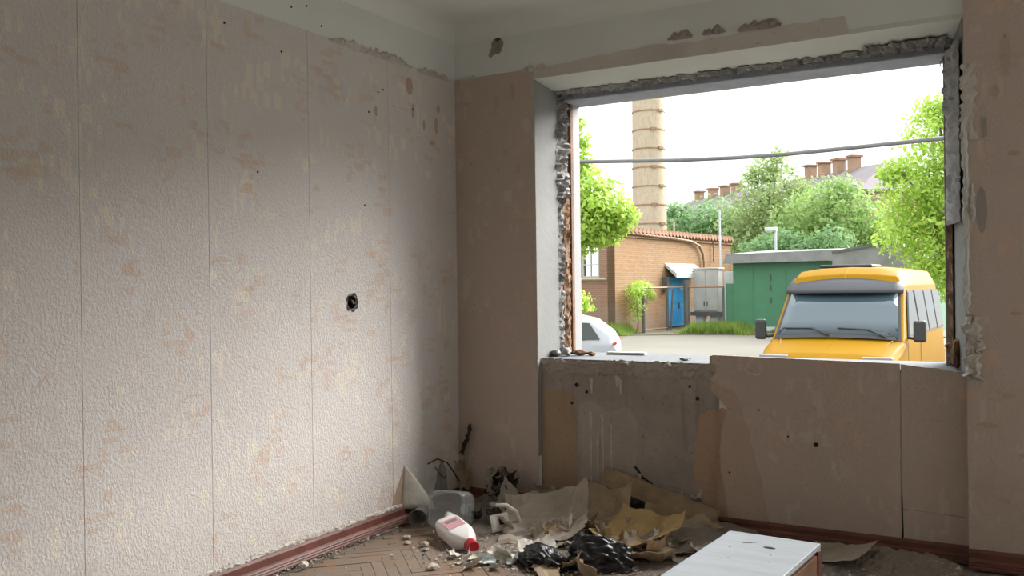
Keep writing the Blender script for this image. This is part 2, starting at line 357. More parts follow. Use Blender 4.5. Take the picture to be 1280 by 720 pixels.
# curled tear and crack in the paper
MB().tube([(-1.27, NY - .012, .83), (-1.262, NY - .02, .812), (-1.24, NY - .026, .80), (-1.205, NY - .024, .795), (-1.19, NY - .014, .802)], [.002, .005, .006, .005, .002], 6).build('curled_tear', M['pplight'], wb)
MB().plate(rag([(-.001, 0), (.003, 0), (.004, .12), (.003, .19), (0, .28), (-.001, .14)], .04, .002), (-.553, NY - .0085, .045), (1, 0, 0), (0, 0, 1), (0, -1, 0), .001).build('paper_crack', M['hole'], wb)
MB().plate(rag([(0, 0), (.27, -.01), (.27, -.006), (0, .004)], .05, .002), (-.55, NY - .0085, .205), (1, 0, 0), (0, 0, 1), (0, -1, 0), .0006).build('paper_crack', M['cement'], wb)
MB().plate(rag([(0, 0), (.02, -.015), (.05, -.055), (.10, -.085), (.1, -.092), (.04, -.066), (.0, -.012)], .03, .003), (-1.86, NY - .004, .29), (1, 0, 0), (0, 0, 1), (0, -1, 0), .0025).build('render_crack', M['hole'], wb)
random.seed(21)
for x, z0, z1, wd in [(-2.11, .14, .56, .007), (-2.07, .13, .45, .006), (-2.04, .2, .55, .008), (-1.99, .10, .5, .006), (-1.83, .11, .25, .009), (-1.805, .1, .22, .006), (-1.78, .08, .2, .006), (-1.60, .07, .18, .006), (-1.575, .07, .16, .005), (-1.50, .06, .2, .005), (-2.10, .66, .74, .008), (-1.93, .66, .74, .009), (-1.95, .7, .76, .014)]:
    MB().plate(rag([(-wd * .5, z0), (wd * .5, z0), (wd, z1), (-wd, z1)], .03, .0025), (x, NY - .0055, 0), (1, 0, 0), (0, 0, 1), (0, -1, 0), .003).build('lime_drip', M['drip'], wb)
for x, z, r in [(-2.19, .70, .012), (-2.13, .665, .009), (-2.22, .60, .009), (-1.55, .72, .008), (-1.51, .66, .011), (-1.35, .3, .005), (-1.06, .5, .005), (-.93, .47, .012), (-1.2, .62, .005)]:
    MB().plate(rag([(r * math.cos(t), r * math.sin(t)) for t in [k * .9 for k in range(7)]], .02, .003), (x, NY - .0085, z), (1, 0, 0), (0, 0, 1), (0, -1, 0), .001).build('nail_hole', M['hole'], wb)
# relief of broken plaster
def relief(name, mat, parent, o, u, v, n, L, Wd, nu, nv, amp, jag, seed, thick=.004):
    random.seed(seed); o, u, v, n = map(Vector, (o, u, v, n)); P = []
    for i in range(nu + 1):
        a0 = random.uniform(-jag, jag); a1 = random.uniform(-jag, jag); row = []
        for j in range(nv + 1):
            t = j / nv; q = a0 * (1 - t) + a1 * t + Wd * t
            h = amp * (random.random() * .6 + .8 * noise.noise(Vector((i * .35 + seed, j * .5, seed)))) if 0 < j < nv else 0
            row.append(o + u * (L * i / nu) + v * q + n * max(-.002, h))
        P.append(row)
    return MB().grid(P).build(name, mat, parent, solid=thick)
relief('broken_plaster', M['cement_light'], wb, (NL, NY - .003, ZS - .075), (1, 0, 0), (0, 0, 1), (0, -1, 0), 1.0, .075, 60, 6, .014, .012, 3)
relief('broken_plaster', M['cement'], wb, (NL + .3, NY - .004, .075), (1, 0, 0), (0, 0, 1), (0, -1, 0), .62, .10, 40, 6, .02, .02, 4)
# lit white plaster edge of the niche side
MB().plate(rag([(BY - .003, .3), (NY + .0, .3), (NY, ZS), (BY - .003, ZS + .005)], .04, .004, (0, 2)), (NL, 0, 0), (0, 1, 0), (0, 0, 1), (1, 0, 0), .003).build('niche_edge', M['white_strip'], wb)

relief('broken_plaster', M['plaster'], wl, (LX + .001, 2.0, .083), (0, 1, 0), (0, 0, 1), (1, 0, 0), 1.93, .018, 160, 4, .010, .005, 33)
# ---- window opening: reveals, lintel, frame remains
win = empty('window_1', (-1.38, 4.8, ZS)); win['kind'] = 'structure'
def wpart(mb, name, mat, **k):
    o = mb.build(name, mat, None, **k); o.parent = win; o.matrix_parent_inverse = Matrix.Translation((1.38, -4.8, -ZS)); return o
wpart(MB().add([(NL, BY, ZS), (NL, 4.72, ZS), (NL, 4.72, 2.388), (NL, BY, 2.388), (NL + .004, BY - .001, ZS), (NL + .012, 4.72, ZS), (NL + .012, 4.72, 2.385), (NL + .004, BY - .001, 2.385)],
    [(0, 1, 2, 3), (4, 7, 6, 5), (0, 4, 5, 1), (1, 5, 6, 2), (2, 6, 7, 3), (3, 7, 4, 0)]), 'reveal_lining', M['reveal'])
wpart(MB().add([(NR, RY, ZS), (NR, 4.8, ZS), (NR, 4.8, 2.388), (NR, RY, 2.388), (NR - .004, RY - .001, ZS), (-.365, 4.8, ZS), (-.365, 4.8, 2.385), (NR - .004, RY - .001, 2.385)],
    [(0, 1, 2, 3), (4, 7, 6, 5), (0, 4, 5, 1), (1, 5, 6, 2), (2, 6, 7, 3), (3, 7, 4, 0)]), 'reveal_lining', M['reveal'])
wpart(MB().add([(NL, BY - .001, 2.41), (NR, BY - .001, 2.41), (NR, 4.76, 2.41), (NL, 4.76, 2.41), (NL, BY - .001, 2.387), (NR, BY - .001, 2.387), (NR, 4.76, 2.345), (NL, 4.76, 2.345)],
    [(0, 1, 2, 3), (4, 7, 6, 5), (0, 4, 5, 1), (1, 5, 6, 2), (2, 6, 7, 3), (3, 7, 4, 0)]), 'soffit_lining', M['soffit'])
wpart(MB().box(NL, NR, 4.74, OY, 2.312, 2.40), 'lintel_beam', M['lintel'], bevel=.006)
wpart(MB().box(NL, NL + .012, 4.72, 4.83, ZS, 2.33), 'frame_post', M['rawwood'], bevel=.003)
wpart(MB().box(NL, NL + .028, 4.83, 4.865, ZS, 2.33), 'frame_post', M['rawwood'], bevel=.003)
wpart(MB().box(NL - .05, NL + .025, 4.865, 4.955, ZS, 2.32), 'outer_reveal', M['white_strip'])
wpart(MB().box(-.392, NR, 4.80, OY, ZS, 2.32), 'frame_post', M['greywood'], bevel=.004)
wpart(MB().box(-.372, -.3, 4.755, 4.80, ZS + .03, 2.1), 'frame_post', M['rawwood'], bevel=.004)
wpart(MB().box(NL, NR, NY, 4.98, ZS - .02, ZS + .004), 'sill_slab', M['sill'], bevel=.003)
def jagged(*a, **k):
    o = relief(a[0], a[1], None, *a[2:], **k); o.parent = win; o.matrix_parent_inverse = Matrix.Translation((1.38, -4.8, -ZS)); return o
jagged('broken_plaster', M['broken'], (NL + .012, 4.68, 1.75), (0, 0, 1), (0, 1, 0), (1, 0, 0), .58, .135, 46, 7, .045, .016, 13)
jagged('broken_plaster', M['broken'], (NL + .012, 4.695, ZS), (0, 0, 1), (0, 1, 0), (1, 0, 0), .95, .05, 60, 4, .028, .012, 14)
jagged('mounting_foam', M['foam'], (NL + .012, 4.745, ZS), (0, 0, 1), (0, 1, 0), (1, 0, 0), .98, .08, 60, 5, .024, .006, 15)
jagged('broken_plaster', M['broken'], (NL + .02, 4.66, 2.352), (1, 0, 0), (0, 1, 0), (0, 0, -1), 2.05, .10, 120, 6, .030, .022, 16)
jagged('broken_plaster', M['broken'], (-.72, 4.60, 2.358), (1, 0, 0), (0, 1, 0), (0, 0, -1), .36, .14, 30, 6, .03, .03, 17)
jagged('broken_plaster', M['broken'], (NR - .02, RY + .02, 1.5), (0, 0, 1), (-.235, .97, 0), (-.97, -.235, 0), .80, .34, 50, 8, .022, .014, 18)
jagged('mounting_foam', M['foam'], (-.345, 4.72, ZS), (0, 0, 1), (-.235, .97, 0), (-.97, -.235, 0), .12, .08, 12, 5, .05, .012, 19)
jagged('mounting_foam', M['rawwood'], (-.350, 4.70, ZS + .1), (0, 0, 1), (-.235, .97, 0), (-.97, -.235, 0), 1.2, .055, 60, 4, .022, .008, 20)
def jag2(*a): o = relief(a[0], a[1], wb, *a[2:]); return o
# torn paper and plaster on the face of the wall beside the window
jag2('broken_plaster', M['plaster'], (NR - .008, RY - .004, ZS - .02), (0, 0, 1), (1, 0, 0), (0, -1, 0), .27, .06, 20, 6, .035, .016, 23)
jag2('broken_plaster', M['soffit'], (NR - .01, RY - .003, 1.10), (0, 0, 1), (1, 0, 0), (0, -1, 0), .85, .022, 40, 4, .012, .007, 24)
jag2('broken_plaster', M['plaster'], (NR - .01, RY - .003, 1.85), (0, 0, 1), (1, 0, 0), (0, -1, 0), .33, .05, 22, 5, .012, .012, 25)
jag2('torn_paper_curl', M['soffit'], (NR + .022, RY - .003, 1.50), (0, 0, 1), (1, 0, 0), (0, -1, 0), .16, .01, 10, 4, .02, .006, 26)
MB().plate(rag([(-.012, -.045), (.012, -.04), (.01, .04), (-.012, .045)], .03, .004), (NR + .075, RY - .003, 1.90), (1, 0, 0), (0, 0, 1), (0, -1, 0), .002).build('scraped_patch', M['cement'], wb)
wpart(MB().tube([(-.388, 4.80, 2.30), (-.40, 4.79, 2.285), (-.402, 4.78, 2.27), (-.395, 4.775, 2.26), (-.388, 4.785, 2.262)], .0022, 6), 'wire_hook', M['hole'])
# rubble left on the sill
def rock(c, sz, seed, flat=1.0):
    random.seed(seed); bm = bmesh.new(); bmesh.ops.create_icosphere(bm, subdivisions=2, radius=1)
    mb = MB(); vs = []
    for v in bm.verts:
        d = 1 + .45 * noise.noise(v.co * 1.6 + Vector((seed * 3.1, 0, 0)))
        vs.append(Vector((v.co.x * sz[0] * d, v.co.y * sz[1] * d, v.co.z * sz[2] * d * flat)))
    zmin = min(v.z for v in vs); R = Matrix.Rotation(seed * 1.7, 3, 'Z')
    mb.add([R @ (v - Vector((0, 0, zmin))) + Vector(c) for v in vs], [[l.index for l in f.verts] for f in bm.faces]); bm.free(); return mb
for k, (x, y, s_, mt, lab) in enumerate([(-2.345, 4.66, (.045, .028, .026), 'broken', 'largest grey plaster lump at the left end of the window sill'), (-2.29, 4.70, (.055, .03, .016), 'foam', 'brown flat chunk of old mortar on the sill beside the left frame post'),
      (-2.22, 4.73, (.03, .024, .014), 'foam', 'small dark brown mortar crumb on the sill near the white car'), (-2.385, 4.60, (.03, .03, .02), 'reveal', 'pale plaster chip in the left corner of the window sill'),
      (-.33, 4.60, (.03, .04, .06), 'foam', 'brown plaster chunk standing at the right end of the window sill'), (-1.62, 4.60, (.03, .02, .010), 'broken', 'small flat plaster flake on the sill left of the torn wallpaper')]):
    rock((x, y, ZS + .004), s_, k + 3).build('plaster_chunk', M[mt], label=lab, category='rubble', group='rubble on the window sill')
MB().box(-.115, .115, -.025, .025, 0, .016).build('metal_flashing', M['soffit'], bevel=.004, label='narrow pale flashing offcut lying on the sill in front of the white car', category='offcut')
o = bpy.data.objects['metal_flashing']; o.location = (-2.06, 4.86, ZS + .004); o.rotation_euler = (0, 0, .05)

# ---- right and rear walls, never in view; the right one has an opening added to brighten the room
structure(MB().box(3.6, 3.8, -1.7, 5.0, -.15, .7).box(3.6, 3.8, -1.7, 5.0, 2.45, 2.9).box(3.6, 3.8, -1.7, 2.3, .7, 2.45).box(3.6, 3.8, 3.5, 5.0, .7, 2.45).build('wall_right', M['frieze']))
structure(MB().box(-3.2, 3.8, -1.9, -1.7, -.15, 2.9).build('wall_rear', M['frieze']))

# ---- baseboards
def base(name, a, b, inward, h=.085, parent=None):
    a, b, i = Vector(a), Vector(b), Vector(inward)
    prof = [(0, 0), (.034, 0), (.034, .008), (.030, .016), (.033, .020), (.029, .027), (.031, .031), (.024, .038), (.017, .043), (.016, h - .012), (.010, h), (0, h)]
    R = [[p + i * d + Vector((0, 0, z)) for d, z in prof] for p in (a, b)]
    return structure(MB().rings(R).build(name, M['baseboard']))
bl = base('baseboard_left', (LX, -1.7, 0), (LX, 3.93, 0), (1, 0, 0))
base('baseboard_left_end', (LX, 3.945, -.004), (LX + .005, 4.40, 0), (1, .01, 0), .08).name = 'trim_1'
base('baseboard_back', (LX + .02, BY, 0), (NL, BY, 0), (0, -1, 0))
base('trim_2', (NL, NY - .008, 0), (NR - .004, NY - .008, 0), (0, -1, 0), .075)
base('trim_3', (NR, RY - .003, 0), (.6, RY - .003, 0), (0, -1, 0), .08)

# ================================================================== OUTSIDE
G = -.8
def house_brick(name, c1, c2, mort, axis):
    n = N(name); X, Y, Z = n.sep(); t = n.t.nodes.new('ShaderNodeTexBrick')
    n.put(t.inputs['Vector'], n.comb(Y if axis == 'Y' else X, Z, 0.0)); n.put(t.inputs['Color1'], c1); n.put(t.inputs['Color2'], c2); n.put(t.inputs['Mortar'], mort)
    t.inputs['Scale'].default_value = 1; t.inputs['Brick Width'].default_value = .26; t.inputs['Row Height'].default_value = .085; t.inputs['Mortar Size'].default_value = .01
    c = n.mix(n.ramp(n.noise(.9, 5), .35, .7, 0, .5), t.outputs[0], tuple(x * .8 for x in c2))
    c = n.mix(n.ramp(n.math('ADD', n.math('MULTIPLY', Z, -.30), n.noise(1.3, 4)), .45, .62, 0, .75), c, (.28, .20, .145))
    n.set(Base_Color=c, Roughness=.9); n.bump(t.outputs[1], .4, .01); return n.m
M['brick_e'] = house_brick('orange_brick_side', (.25, .125, .05), (.31, .175, .078), (.31, .235, .155), 'Y')
M['brick_s'] = house_brick('pink_brick_front', (.27, .145, .098), (.30, .17, .115), (.32, .25, .195), 'X')
M['tile'] = plain('terracotta_eave', (.30, .17, .105), .85, .25, 3, .3)
M['slate'] = plain('grey_asbestos_roof', (.22, .22, .215), .85, .2, 2, .2)
M['conc'] = plain('pale_concrete_road', (.122, .113, .090), .9, .1, .6, .2, 8)
M['earth'] = plain('dry_earth_verge', (.13, .115, .075), .95, .25, 1.2, .3, 10)
M['green_metal'] = plain('green_painted_steel', (.055, .185, .10), .5, .12, 1.5, .05)
M['blue_door'] = plain('blue_painted_steel', (.05, .36, .72), .45, .15, 1.5, .05)
M['white_metal'] = plain('white_sheet_metal', (.50, .53, .55), .5, .1, 2, .1)
M['grey_metal'] = plain('grey_painted_steel', (.46, .46, .43), .55, .12, 2, .1)
M['dark_metal'] = plain('dark_steel', (.10, .10, .10), .5, .2, 3, .1)
M['rustpipe'] = plain('brown_steel_pipe', (.26, .15, .08), .6, .3, 4, .2)
M['stack'] = stained('pale_chimney_render', (.40, .32, .22), (.45, .38, .28), (.33, .265, .19), True, .2)
M['yellow'] = gloss('yellow_van_paint', (.25, .13, .003), .45, Specular_IOR_Level=.05)
M['carwhite'] = gloss('white_car_paint', (.30, .315, .33), .35)
M['glass'] = gloss('blue_tinted_glass', (.045, .07, .085), .06, Specular_IOR_Level=.6)
M['glassdark'] = gloss('smoked_glass', (.05, .06, .055), .12, Specular_IOR_Level=.2)
M['visor'] = gloss('smoked_plastic_visor', (.028, .030, .036), .5, Specular_IOR_Level=.35)
M['rubber'] = plain('black_rubber', (.02, .02, .02), .6, .2, 5, .1)
M['lampglass'] = gloss('headlamp_glass', (.50, .54, .58), .12, Coat_Weight=1)
M['chrome'] = gloss('bright_metal', (.6, .6, .6), .25, 1)
M['red_glass'] = gloss('red_tail_lamp', (.45, .06, .03), .2)
M['farwall'] = plain('pink_render', (.36, .24, .175), .9, .1, .5, .05)
M['farroof'] = plain('dull_purple_roof', (.10, .085, .092), .8, .15, .7, .1)
M['farchim'] = plain('orange_brick_chimney', (.34, .225, .145), .9, .15, 1, .05)
def leafmat(name, a, b, tr=.45):
    n = N(name); c = n.mix(n.ramp(n.noise(1.6, 3), .32, .68), a, b); n.set(Base_Color=c, Roughness=.6)
    t = n.t.nodes.new('ShaderNodeBsdfTranslucent'); n.put(t.inputs[0], c); x = n.t.nodes.new('ShaderNodeMixShader'); x.inputs[0].default_value = tr
    n.t.links.new(n.b.outputs[0], x.inputs[1]); n.t.links.new(t.outputs[0], x.inputs[2]); n.t.links.new(x.outputs[0], n.out.inputs[0]); return n.m
M['leaf_lime'] = leafmat('lime_leaves', (.30, .47, .06), (.46, .62, .12))
M['leaf_mid'] = leafmat('mid_green_leaves', (.20, .34, .09), (.33, .46, .16))
M['leaf_dark'] = leafmat('deep_green_leaves', (.14, .26, .11), (.23, .38, .16))
M['leaf_olive'] = leafmat('olive_green_leaves', (.24, .34, .13), (.36, .45, .19))
M['grass'] = leafmat('grass_blades', (.16, .26, .045), (.27, .36, .075))
M['bark'] = plain('grey_bark', (.20, .16, .12), .9, .3, 6, .4)

g = structure(MB().box(-160, 160, 5.02, 260, G - .3, G).build('ground', M['conc']))
structure(MB().box(-40, 30, 5.02, 5.8, G - .2, G + .02).build('trim_4', M['earth']))
structure(MB().add([(-34, 32.2, G), (-15, 32.6, G), (-11.8, 34.2, G), (-8, 35.2, G), (6, 35.2, G), (6, 80, G), (-34, 80, G)] + [(-34, 32.2, G + .03), (-15, 32.6, G + .03), (-11.8, 34.2, G + .03), (-8, 35.2, G + .03), (6, 35.2, G + .03), (6, 80, G + .03), (-34, 80, G + .03)],
    [tuple(range(7))[::-1], tuple(range(7, 14))] + [(i, (i + 1) % 7, 7 + (i + 1) % 7, 7 + i) for i in range(7)]).build('verge', M['earth']))

# ---- brick boiler house
E_, Nn = Vector((.0915, .9958, 0)), Vector((.9958, -.0915, 0)); O_ = Vector((-14.61, 33.38, 0))
BM = Matrix((( E_.x, Nn.x, 0, O_.x), (E_.y, Nn.y, 0, O_.y), (0, 0, 1, 0), (0, 0, 0, 1)))   # local x along the long wall, local y outwards
bh = empty('boiler_house', (O_.x, O_.y, G), label='low orange brick boiler house with blue double door beyond the road', category='building')
def bpart(mb, name, mat, par=None, **k):
    o = mb.build(name, mat, None, **k); o.parent = par or bh; o.matrix_parent_inverse = Matrix.Translation((-O_.x, -O_.y, -G)); return o
bpart(MB().box(0, 12.05, -.35, 0, G, 3.3, BM), 'side_wall', M['brick_e'])
wf = MB().box(0, .3, -8, -1.52, G, 3.3, BM).box(0, .3, -.72, -.01, G, 3.3, BM).box(0, .3, -1.52, -.72, G, 1.5, BM).box(0, .3, -1.52, -.72, 2.85, 3.3, BM)
bpart(wf, 'front_wall', M['brick_s'])
wn = bpart(MB().box(.02, .1, -1.52, -1.46, 1.5, 2.85, BM).box(.02, .1, -.78, -.72, 1.5, 2.85, BM).box(.02, .1, -1.46, -.78, 2.79, 2.85, BM).box(.02, .1, -1.46, -.78, 1.5, 1.56, BM).box(.02, .09, -1.14, -1.10, 1.56, 2.79, BM).box(.02, .09, -1.46, -.78, 2.0, 2.04, BM), 'window', M['grey_metal'])
for a, c in ((-1.46, -1.14), (-1.10, -.78)):
    for z0, z1 in ((1.56, 2.0), (2.04, 2.79)):
        o = bpart(MB().box(.05, .06, a, c, z0, z1, BM), 'pane', M['glassdark']); o.parent = wn; o.matrix_parent_inverse = Matrix.Translation((-O_.x, -O_.y, -G))
bpart(MB().box(-.05, 12.2, -8, .10, 3.3, 3.36, BM), 'roof', M['slate'])
bpart(MB().box(-.04, 12.1, -.02, .07, 3.12, 3.2, BM), 'cornice_band', M['tile'])
d_ = MB()
for i in range(34):
    Q = BM @ Matrix.Translation((.15 + i * .355, .06, 3.37)) @ Matrix.Rotation(.6, 4, 'Y')
    d_.box(-.13, .13, -.12, .12, -.09, .11, Q)
bpart(d_, 'eave_tile_row', M['tile'], kind='stuff')
dr = bpart(MB().box(4.66, 6.87, -.02, .03, G + .1, 1.55, BM), 'door_frame', M['dark_metal'])
for a, c in ((4.72, 5.74), (5.77, 6.81)):
    o = bpart(MB().box(a, c, .0, .06, G + .12, 1.5, BM).box(a + .12, c - .12, .05, .075, G + .3, .2, BM).box(a + .12, c - .12, .05, .075, .38, 1.35, BM), 'door_leaf', M['blue_door'], bevel=.01)
bpart(MB().box(5.85, 6.25, .078, .09, .92, 1.1, BM), 'door_plate', M['white_metal'])
bpart(MB().box(5.66, 5.74, .06, .11, .1, .35, BM), 'door_handle', M['dark_metal'])
bpart(MB().add([BM @ Vector(p) for p in [(4.5, 0, 2.1), (7.6, 0, 2.1), (7.6, .55, 1.68), (4.5, .55, 1.68), (4.5, 0, 1.98), (7.6, 0, 1.98), (7.6, .55, 1.46), (4.5, .55, 1.46)]], [(0, 1, 2, 3), (4, 7, 6, 5), (0, 4, 5, 1), (1, 5, 6, 2), (2, 6, 7, 3), (3, 7, 4, 0)]), 'door_canopy', M['white_metal'])
bpart(MB().box(4.2, 4.5, .0, .25, .9, 1.5, BM), 'meter_box', M['dark_metal'])
bpart(MB().tube([BM @ Vector(p) for p in [(-.05, .1, 3.28), (2.5, .12, 3.26), (5.5, .12, 3.2), (7.0, .12, 3.13), (7.9, .12, 2.95), (8.3, .12, 2.6), (8.45, .12, 2.2), (8.45, .12, G + .1)]], .06, 8), 'gas_pipe', M['rustpipe'], smooth=True)
bpart(MB().tube([BM @ Vector(p) for p in [(9.6, .12, 2.2), (9.6, .12, 3.2)]], .04, 6), 'gas_pipe', M['rustpipe'])
bpart(MB().tube([BM @ Vector(p) for p in [(-.1, -3, 1.43), (-.1, -.35, 1.43)]], .05, 8), 'yellow_pipe', M['stack'])
# tall chimney
ch = empty('smokestack', (-18.5, 47.06, G), label='tall pale round smokestack with steel hoops behind the brick house', category='chimney')
MB().lathe([(.99, 0), (.93, 5), (.87, 12.5), (.83, 18), (.83, 18.3), (.62, 18.3)], 28).build('shaft', M['stack'], ch, smooth=True)
for k in range(16):
    z = 2.2 + k * 1.02; r = .99 - .0095 * z
    h = MB().lathe([(r - .02, z - .03), (r + .025, z - .03), (r + .025, z + .03), (r - .02, z + .03)], 28, c0=False, c1=False).build('hoop', M['rustpipe'], ch)
    a = -.9 + (.5 if k % 2 else 0)
    MB().box(-.05, .07, -.16, .16, z - .07, z + .07, Matrix.Rotation(a, 4, 'Z') @ Matrix.Translation((r, 0, 0))).build('hoop_clamp', M['rustpipe'], h)
# wire fence posts and rails in front of the boiler house
fn = empty('pipe_fence', (-13.6, 36, G), label='rusty pipe fence with thin posts in front of the blue door', category='fence')
def fpart(mb, name, mat=None):
    o = mb.build(name, mat or M['dark_metal'], None); o.parent = fn; o.matrix_parent_inverse = Matrix.Translation((13.6, -36, -G)); return o
for x, y, r, z in [(-13.87, 34.5, .06, 1.06), (-13.6, 36.5, .05, 1.06), (-12.9, 36.9, .13, 1.35), (-11.35, 37.0, .05, 1.06)]:
    fpart(MB().tube([(x, y, G), (x, y, z)], r, 8), 'post')
fpart(MB().tube([(-13.45, 36.45, G), (-13.35, 36.5, .95)], .04, 6), 'gate_brace')
fpart(MB().tube([(-13.87, 34.5, 1.05), (-13.6, 36.5, 1.05)], .035, 6), 'rail', M['rustpipe'])
fpart(MB().tube([(-13.6, 36.5, 1.05), (-12.9, 36.9, 1.05), (-11.35, 37.0, 1.05)], .035, 6), 'rail', M['rustpipe'])
fpart(MB().tube([(-13.87, 34.5, G + .15), (-13.6, 36.5, G + .15)], .03, 6), 'rail', M['rustpipe'])
# grey two-door steel cabinet on a stand
cb = empty('steel_cabinet', (-12.95, 40, G), label='grey two door steel cabinet raised on blocks beside the blue door', category='cabinet')
MB().box(-.56, .56, -.35, .35, .72, 2.62).build('cabinet_body', M['grey_metal'], cb, bevel=.02)
MB().box(-.62, .62, -.42, .42, 2.62, 2.70).build('cabinet_top', M['grey_metal'], cb, bevel=.015)
for s_ in (-1, 1):
    d = MB().box(min(.015 * s_, .53 * s_), max(.015 * s_, .53 * s_), -.385, -.35, .78, 2.58).build('cabinet_door', M['grey_metal'], cb, bevel=.01)
    MB().box(-.02 + .07 * s_, .02 + .07 * s_, -.43, -.385, 1.0, 1.2).build('handle', M['dark_metal'], d)
    MB().box(-.18 + .33 * s_, .18 + .33 * s_, -.3, .3, .0, .55).build('block_stack', M['white_metal'], cb)
MB().box(-.7, .8, -.45, .4, .55, .72).build('pallet', M['dark_metal'], cb)
# white board between cabinet and garage
MB().box(-.25, .25, -.04, .04, 0, 2.5).build('white_hoarding', M['white_metal'], bevel=.01, label='white sheet panel standing between the steel cabinet and green garage', category='hoarding')
bpy.data.objects['white_hoarding'].location = (-11.75, 39.3, G)
MB().tube([(0, 0, 0), (0, 0, 5.4)], .045, 8).build('antenna_pole', M['white_metal'], label='thin pale upright pole rising above the roof right of the door arch', category='pole').location = (-12.79, 41.3, G)
MB().tube([(0, 0, 0), (0, 0, 5.3)], .05, 8).build('antenna_pole', M['stack'], label='thin yellowish pole standing behind the eave beside the smokestack', category='pole').location = (-16.9, 46.5, G)
# garages
gr = empty('garage', (-7.5, 37, G), label='long green steel garage with grey fascia behind the yellow van', category='garage')
MB().box(-3.43, 4.2, 0, 6, 0, 2.82).build('wall', M['green_metal'], gr)
MB().box(-3.75, -3.43, .05, 5, 0, 1.98).build('side_box', M['green_metal'], gr)
for x in (-2.6, -1.3, .0, 1.3, 2.6):
    MB().box(x - .012, x + .012, -.02, 0, .05, 2.78).build('seam', M['green_metal'], gr)
for x, z in [(-1.9, 2.2), (-1.9, 1.3), (-1.9, 1.8)]: MB().box(x - .02, x + .02, -.05, 0, z - .12, z + .12).build('hinge', M['dark_metal'], gr)
MB().add([(-3.75, -.35, 2.80), (4.4, -.35, 2.86), (4.4, 6.2, 3.3), (-3.75, 6.2, 3.3), (-3.6, -.35, 3.18), (4.4, -.35, 3.30), (4.4, 6.2, 3.5), (-3.75, 6.2, 3.5)], [(0, 3, 2, 1), (4, 5, 6, 7), (0, 1, 5, 4), (1, 2, 6, 5), (2, 3, 7, 6), (3, 0, 4, 7)]).build('roof', M['slate'], gr)
MB().box(-3.0, -.5, -.25, -.05, .05, .22).build('kerb_rail', M['white_metal'], gr)
sh = empty('shed', (-5.0, 34, G), label='grey shed with lifted sloping roof sheet behind the yellow van', category='shed')
MB().box(-1.2, 1.6, .1, 2.4, 0, 2.6).build('wall', M['slate'], sh)
MB().add([(-1.4, -.2, 2.98), (.55, -.2, 3.27), (1.7, -.2, 2.72), (1.7, 2.6, 2.8), (.55, 2.6, 3.35), (-1.4, 2.6, 3.05), (-1.4, -.2, 3.05), (.55, -.2, 3.34), (1.7, -.2, 2.79), (1.7, 2.6, 2.87), (.55, 2.6, 3.42), (-1.4, 2.6, 3.12)],
    [(0, 1, 4, 5), (1, 2, 3, 4), (6, 11, 10, 7), (7, 10, 9, 8), (0, 6, 7, 1), (1, 7, 8, 2), (2, 8, 9, 3), (3, 9, 10, 4), (4, 10, 11, 5), (5, 11, 6, 0)]).build('roof', M['slate'], sh)
MB().box(-1.42, .6, -.24, -.16, 0, .08, Matrix.Translation((0, 0, 3.03 + .2)) @ Matrix.Rotation(-.147, 4, 'Y')).build('roof_edge', M['dark_metal'], sh)
MB().plate([(-1.4, 2.45), (1.7, 2.45), (1.7, 2.74), (.55, 3.29), (-1.4, 3.0)], (0, -.14, 0), (1, 0, 0), (0, 0, 1), (0, -1, 0), .05).build('gable_sheet', M['slate'], sh)
lp = empty('street_lamp', (-10.86, 43.8, G), label='white pole lamp with square head rising behind the green garage', category='lamp')
MB().tube([(0, 0, 0), (0, 0, 4.56)], .06, 8).build('pole', M['white_metal'], lp)
MB().box(-.48, .06, -.16, .16, 4.44, 4.62, Matrix.Translation((0, 0, 0))).build('lamp_head', M['white_metal'], lp, bevel=.03)
MB().box(-.40, -.12, -.12, .12, 4.41, 4.44).build('lens', M['lampglass'], lp)

# ---- far house with chimneys along its ridge
h1, h2 = Vector((-8.5, 84.0, 0)), Vector((-41.5, 115.7, 0)); dv = (h2 - h1); HL = dv.length; hd = dv.normalized(); hn = Vector((-hd.y, hd.x, 0))
hh = empty('apartment_house', (h1.x, h1.y, G), math.atan2(hd.y, hd.x), label='long pink house with dull roof and brick chimneys beyond the trees', category='building')
MB().box(0, HL, -6, 6, 0, 9.6).build('wall', M['farwall'], hh)
MB().add([(-.6, -6.8, 9.5), (HL + .6, -6.8, 9.5), (HL + .6, 6.8, 9.5), (-.6, 6.8, 9.5), (4.5, 0, 12.55), (HL - 4.5, 0, 12.55)], [(0, 1, 5, 4), (1, 2, 5), (2, 3, 4, 5), (3, 0, 4), (3, 2, 1, 0)]).build('roof', M['farroof'], hh)
MB().box(-.7, HL + .7, 6.7, 6.95, 9.3, 9.55).build('eave_board', M['white_metal'], hh)
for t in (.85, .775, .71, .655, .335, .285, .235, .185):
    x = t * HL; c = MB().box(x - .33, x + .33, -.1, .9, 11.8, 13.55 - (.2 if t > .5 else 0)).build('chimney', M['farchim'], hh)
    MB().box(x - .45, x + .45, -.25, 1.05, 13.5 - (.2 if t > .5 else 0), 13.68 - (.2 if t > .5 else 0)).build('chimney_cap', M['tile'], c)
for i in range(9):
    for z in (2.2, 5.6):
        f_ = MB().box(2.5 + i * 4.8, 3.9 + i * 4.8, 5.98, 6.06, z, z + 1.7).build('window', M['white_metal'], hh)
        MB().box(2.62 + i * 4.8, 3.78 + i * 4.8, 6.05, 6.09, z + .12, z + 1.58).build('pane', M['glassdark'], f_)

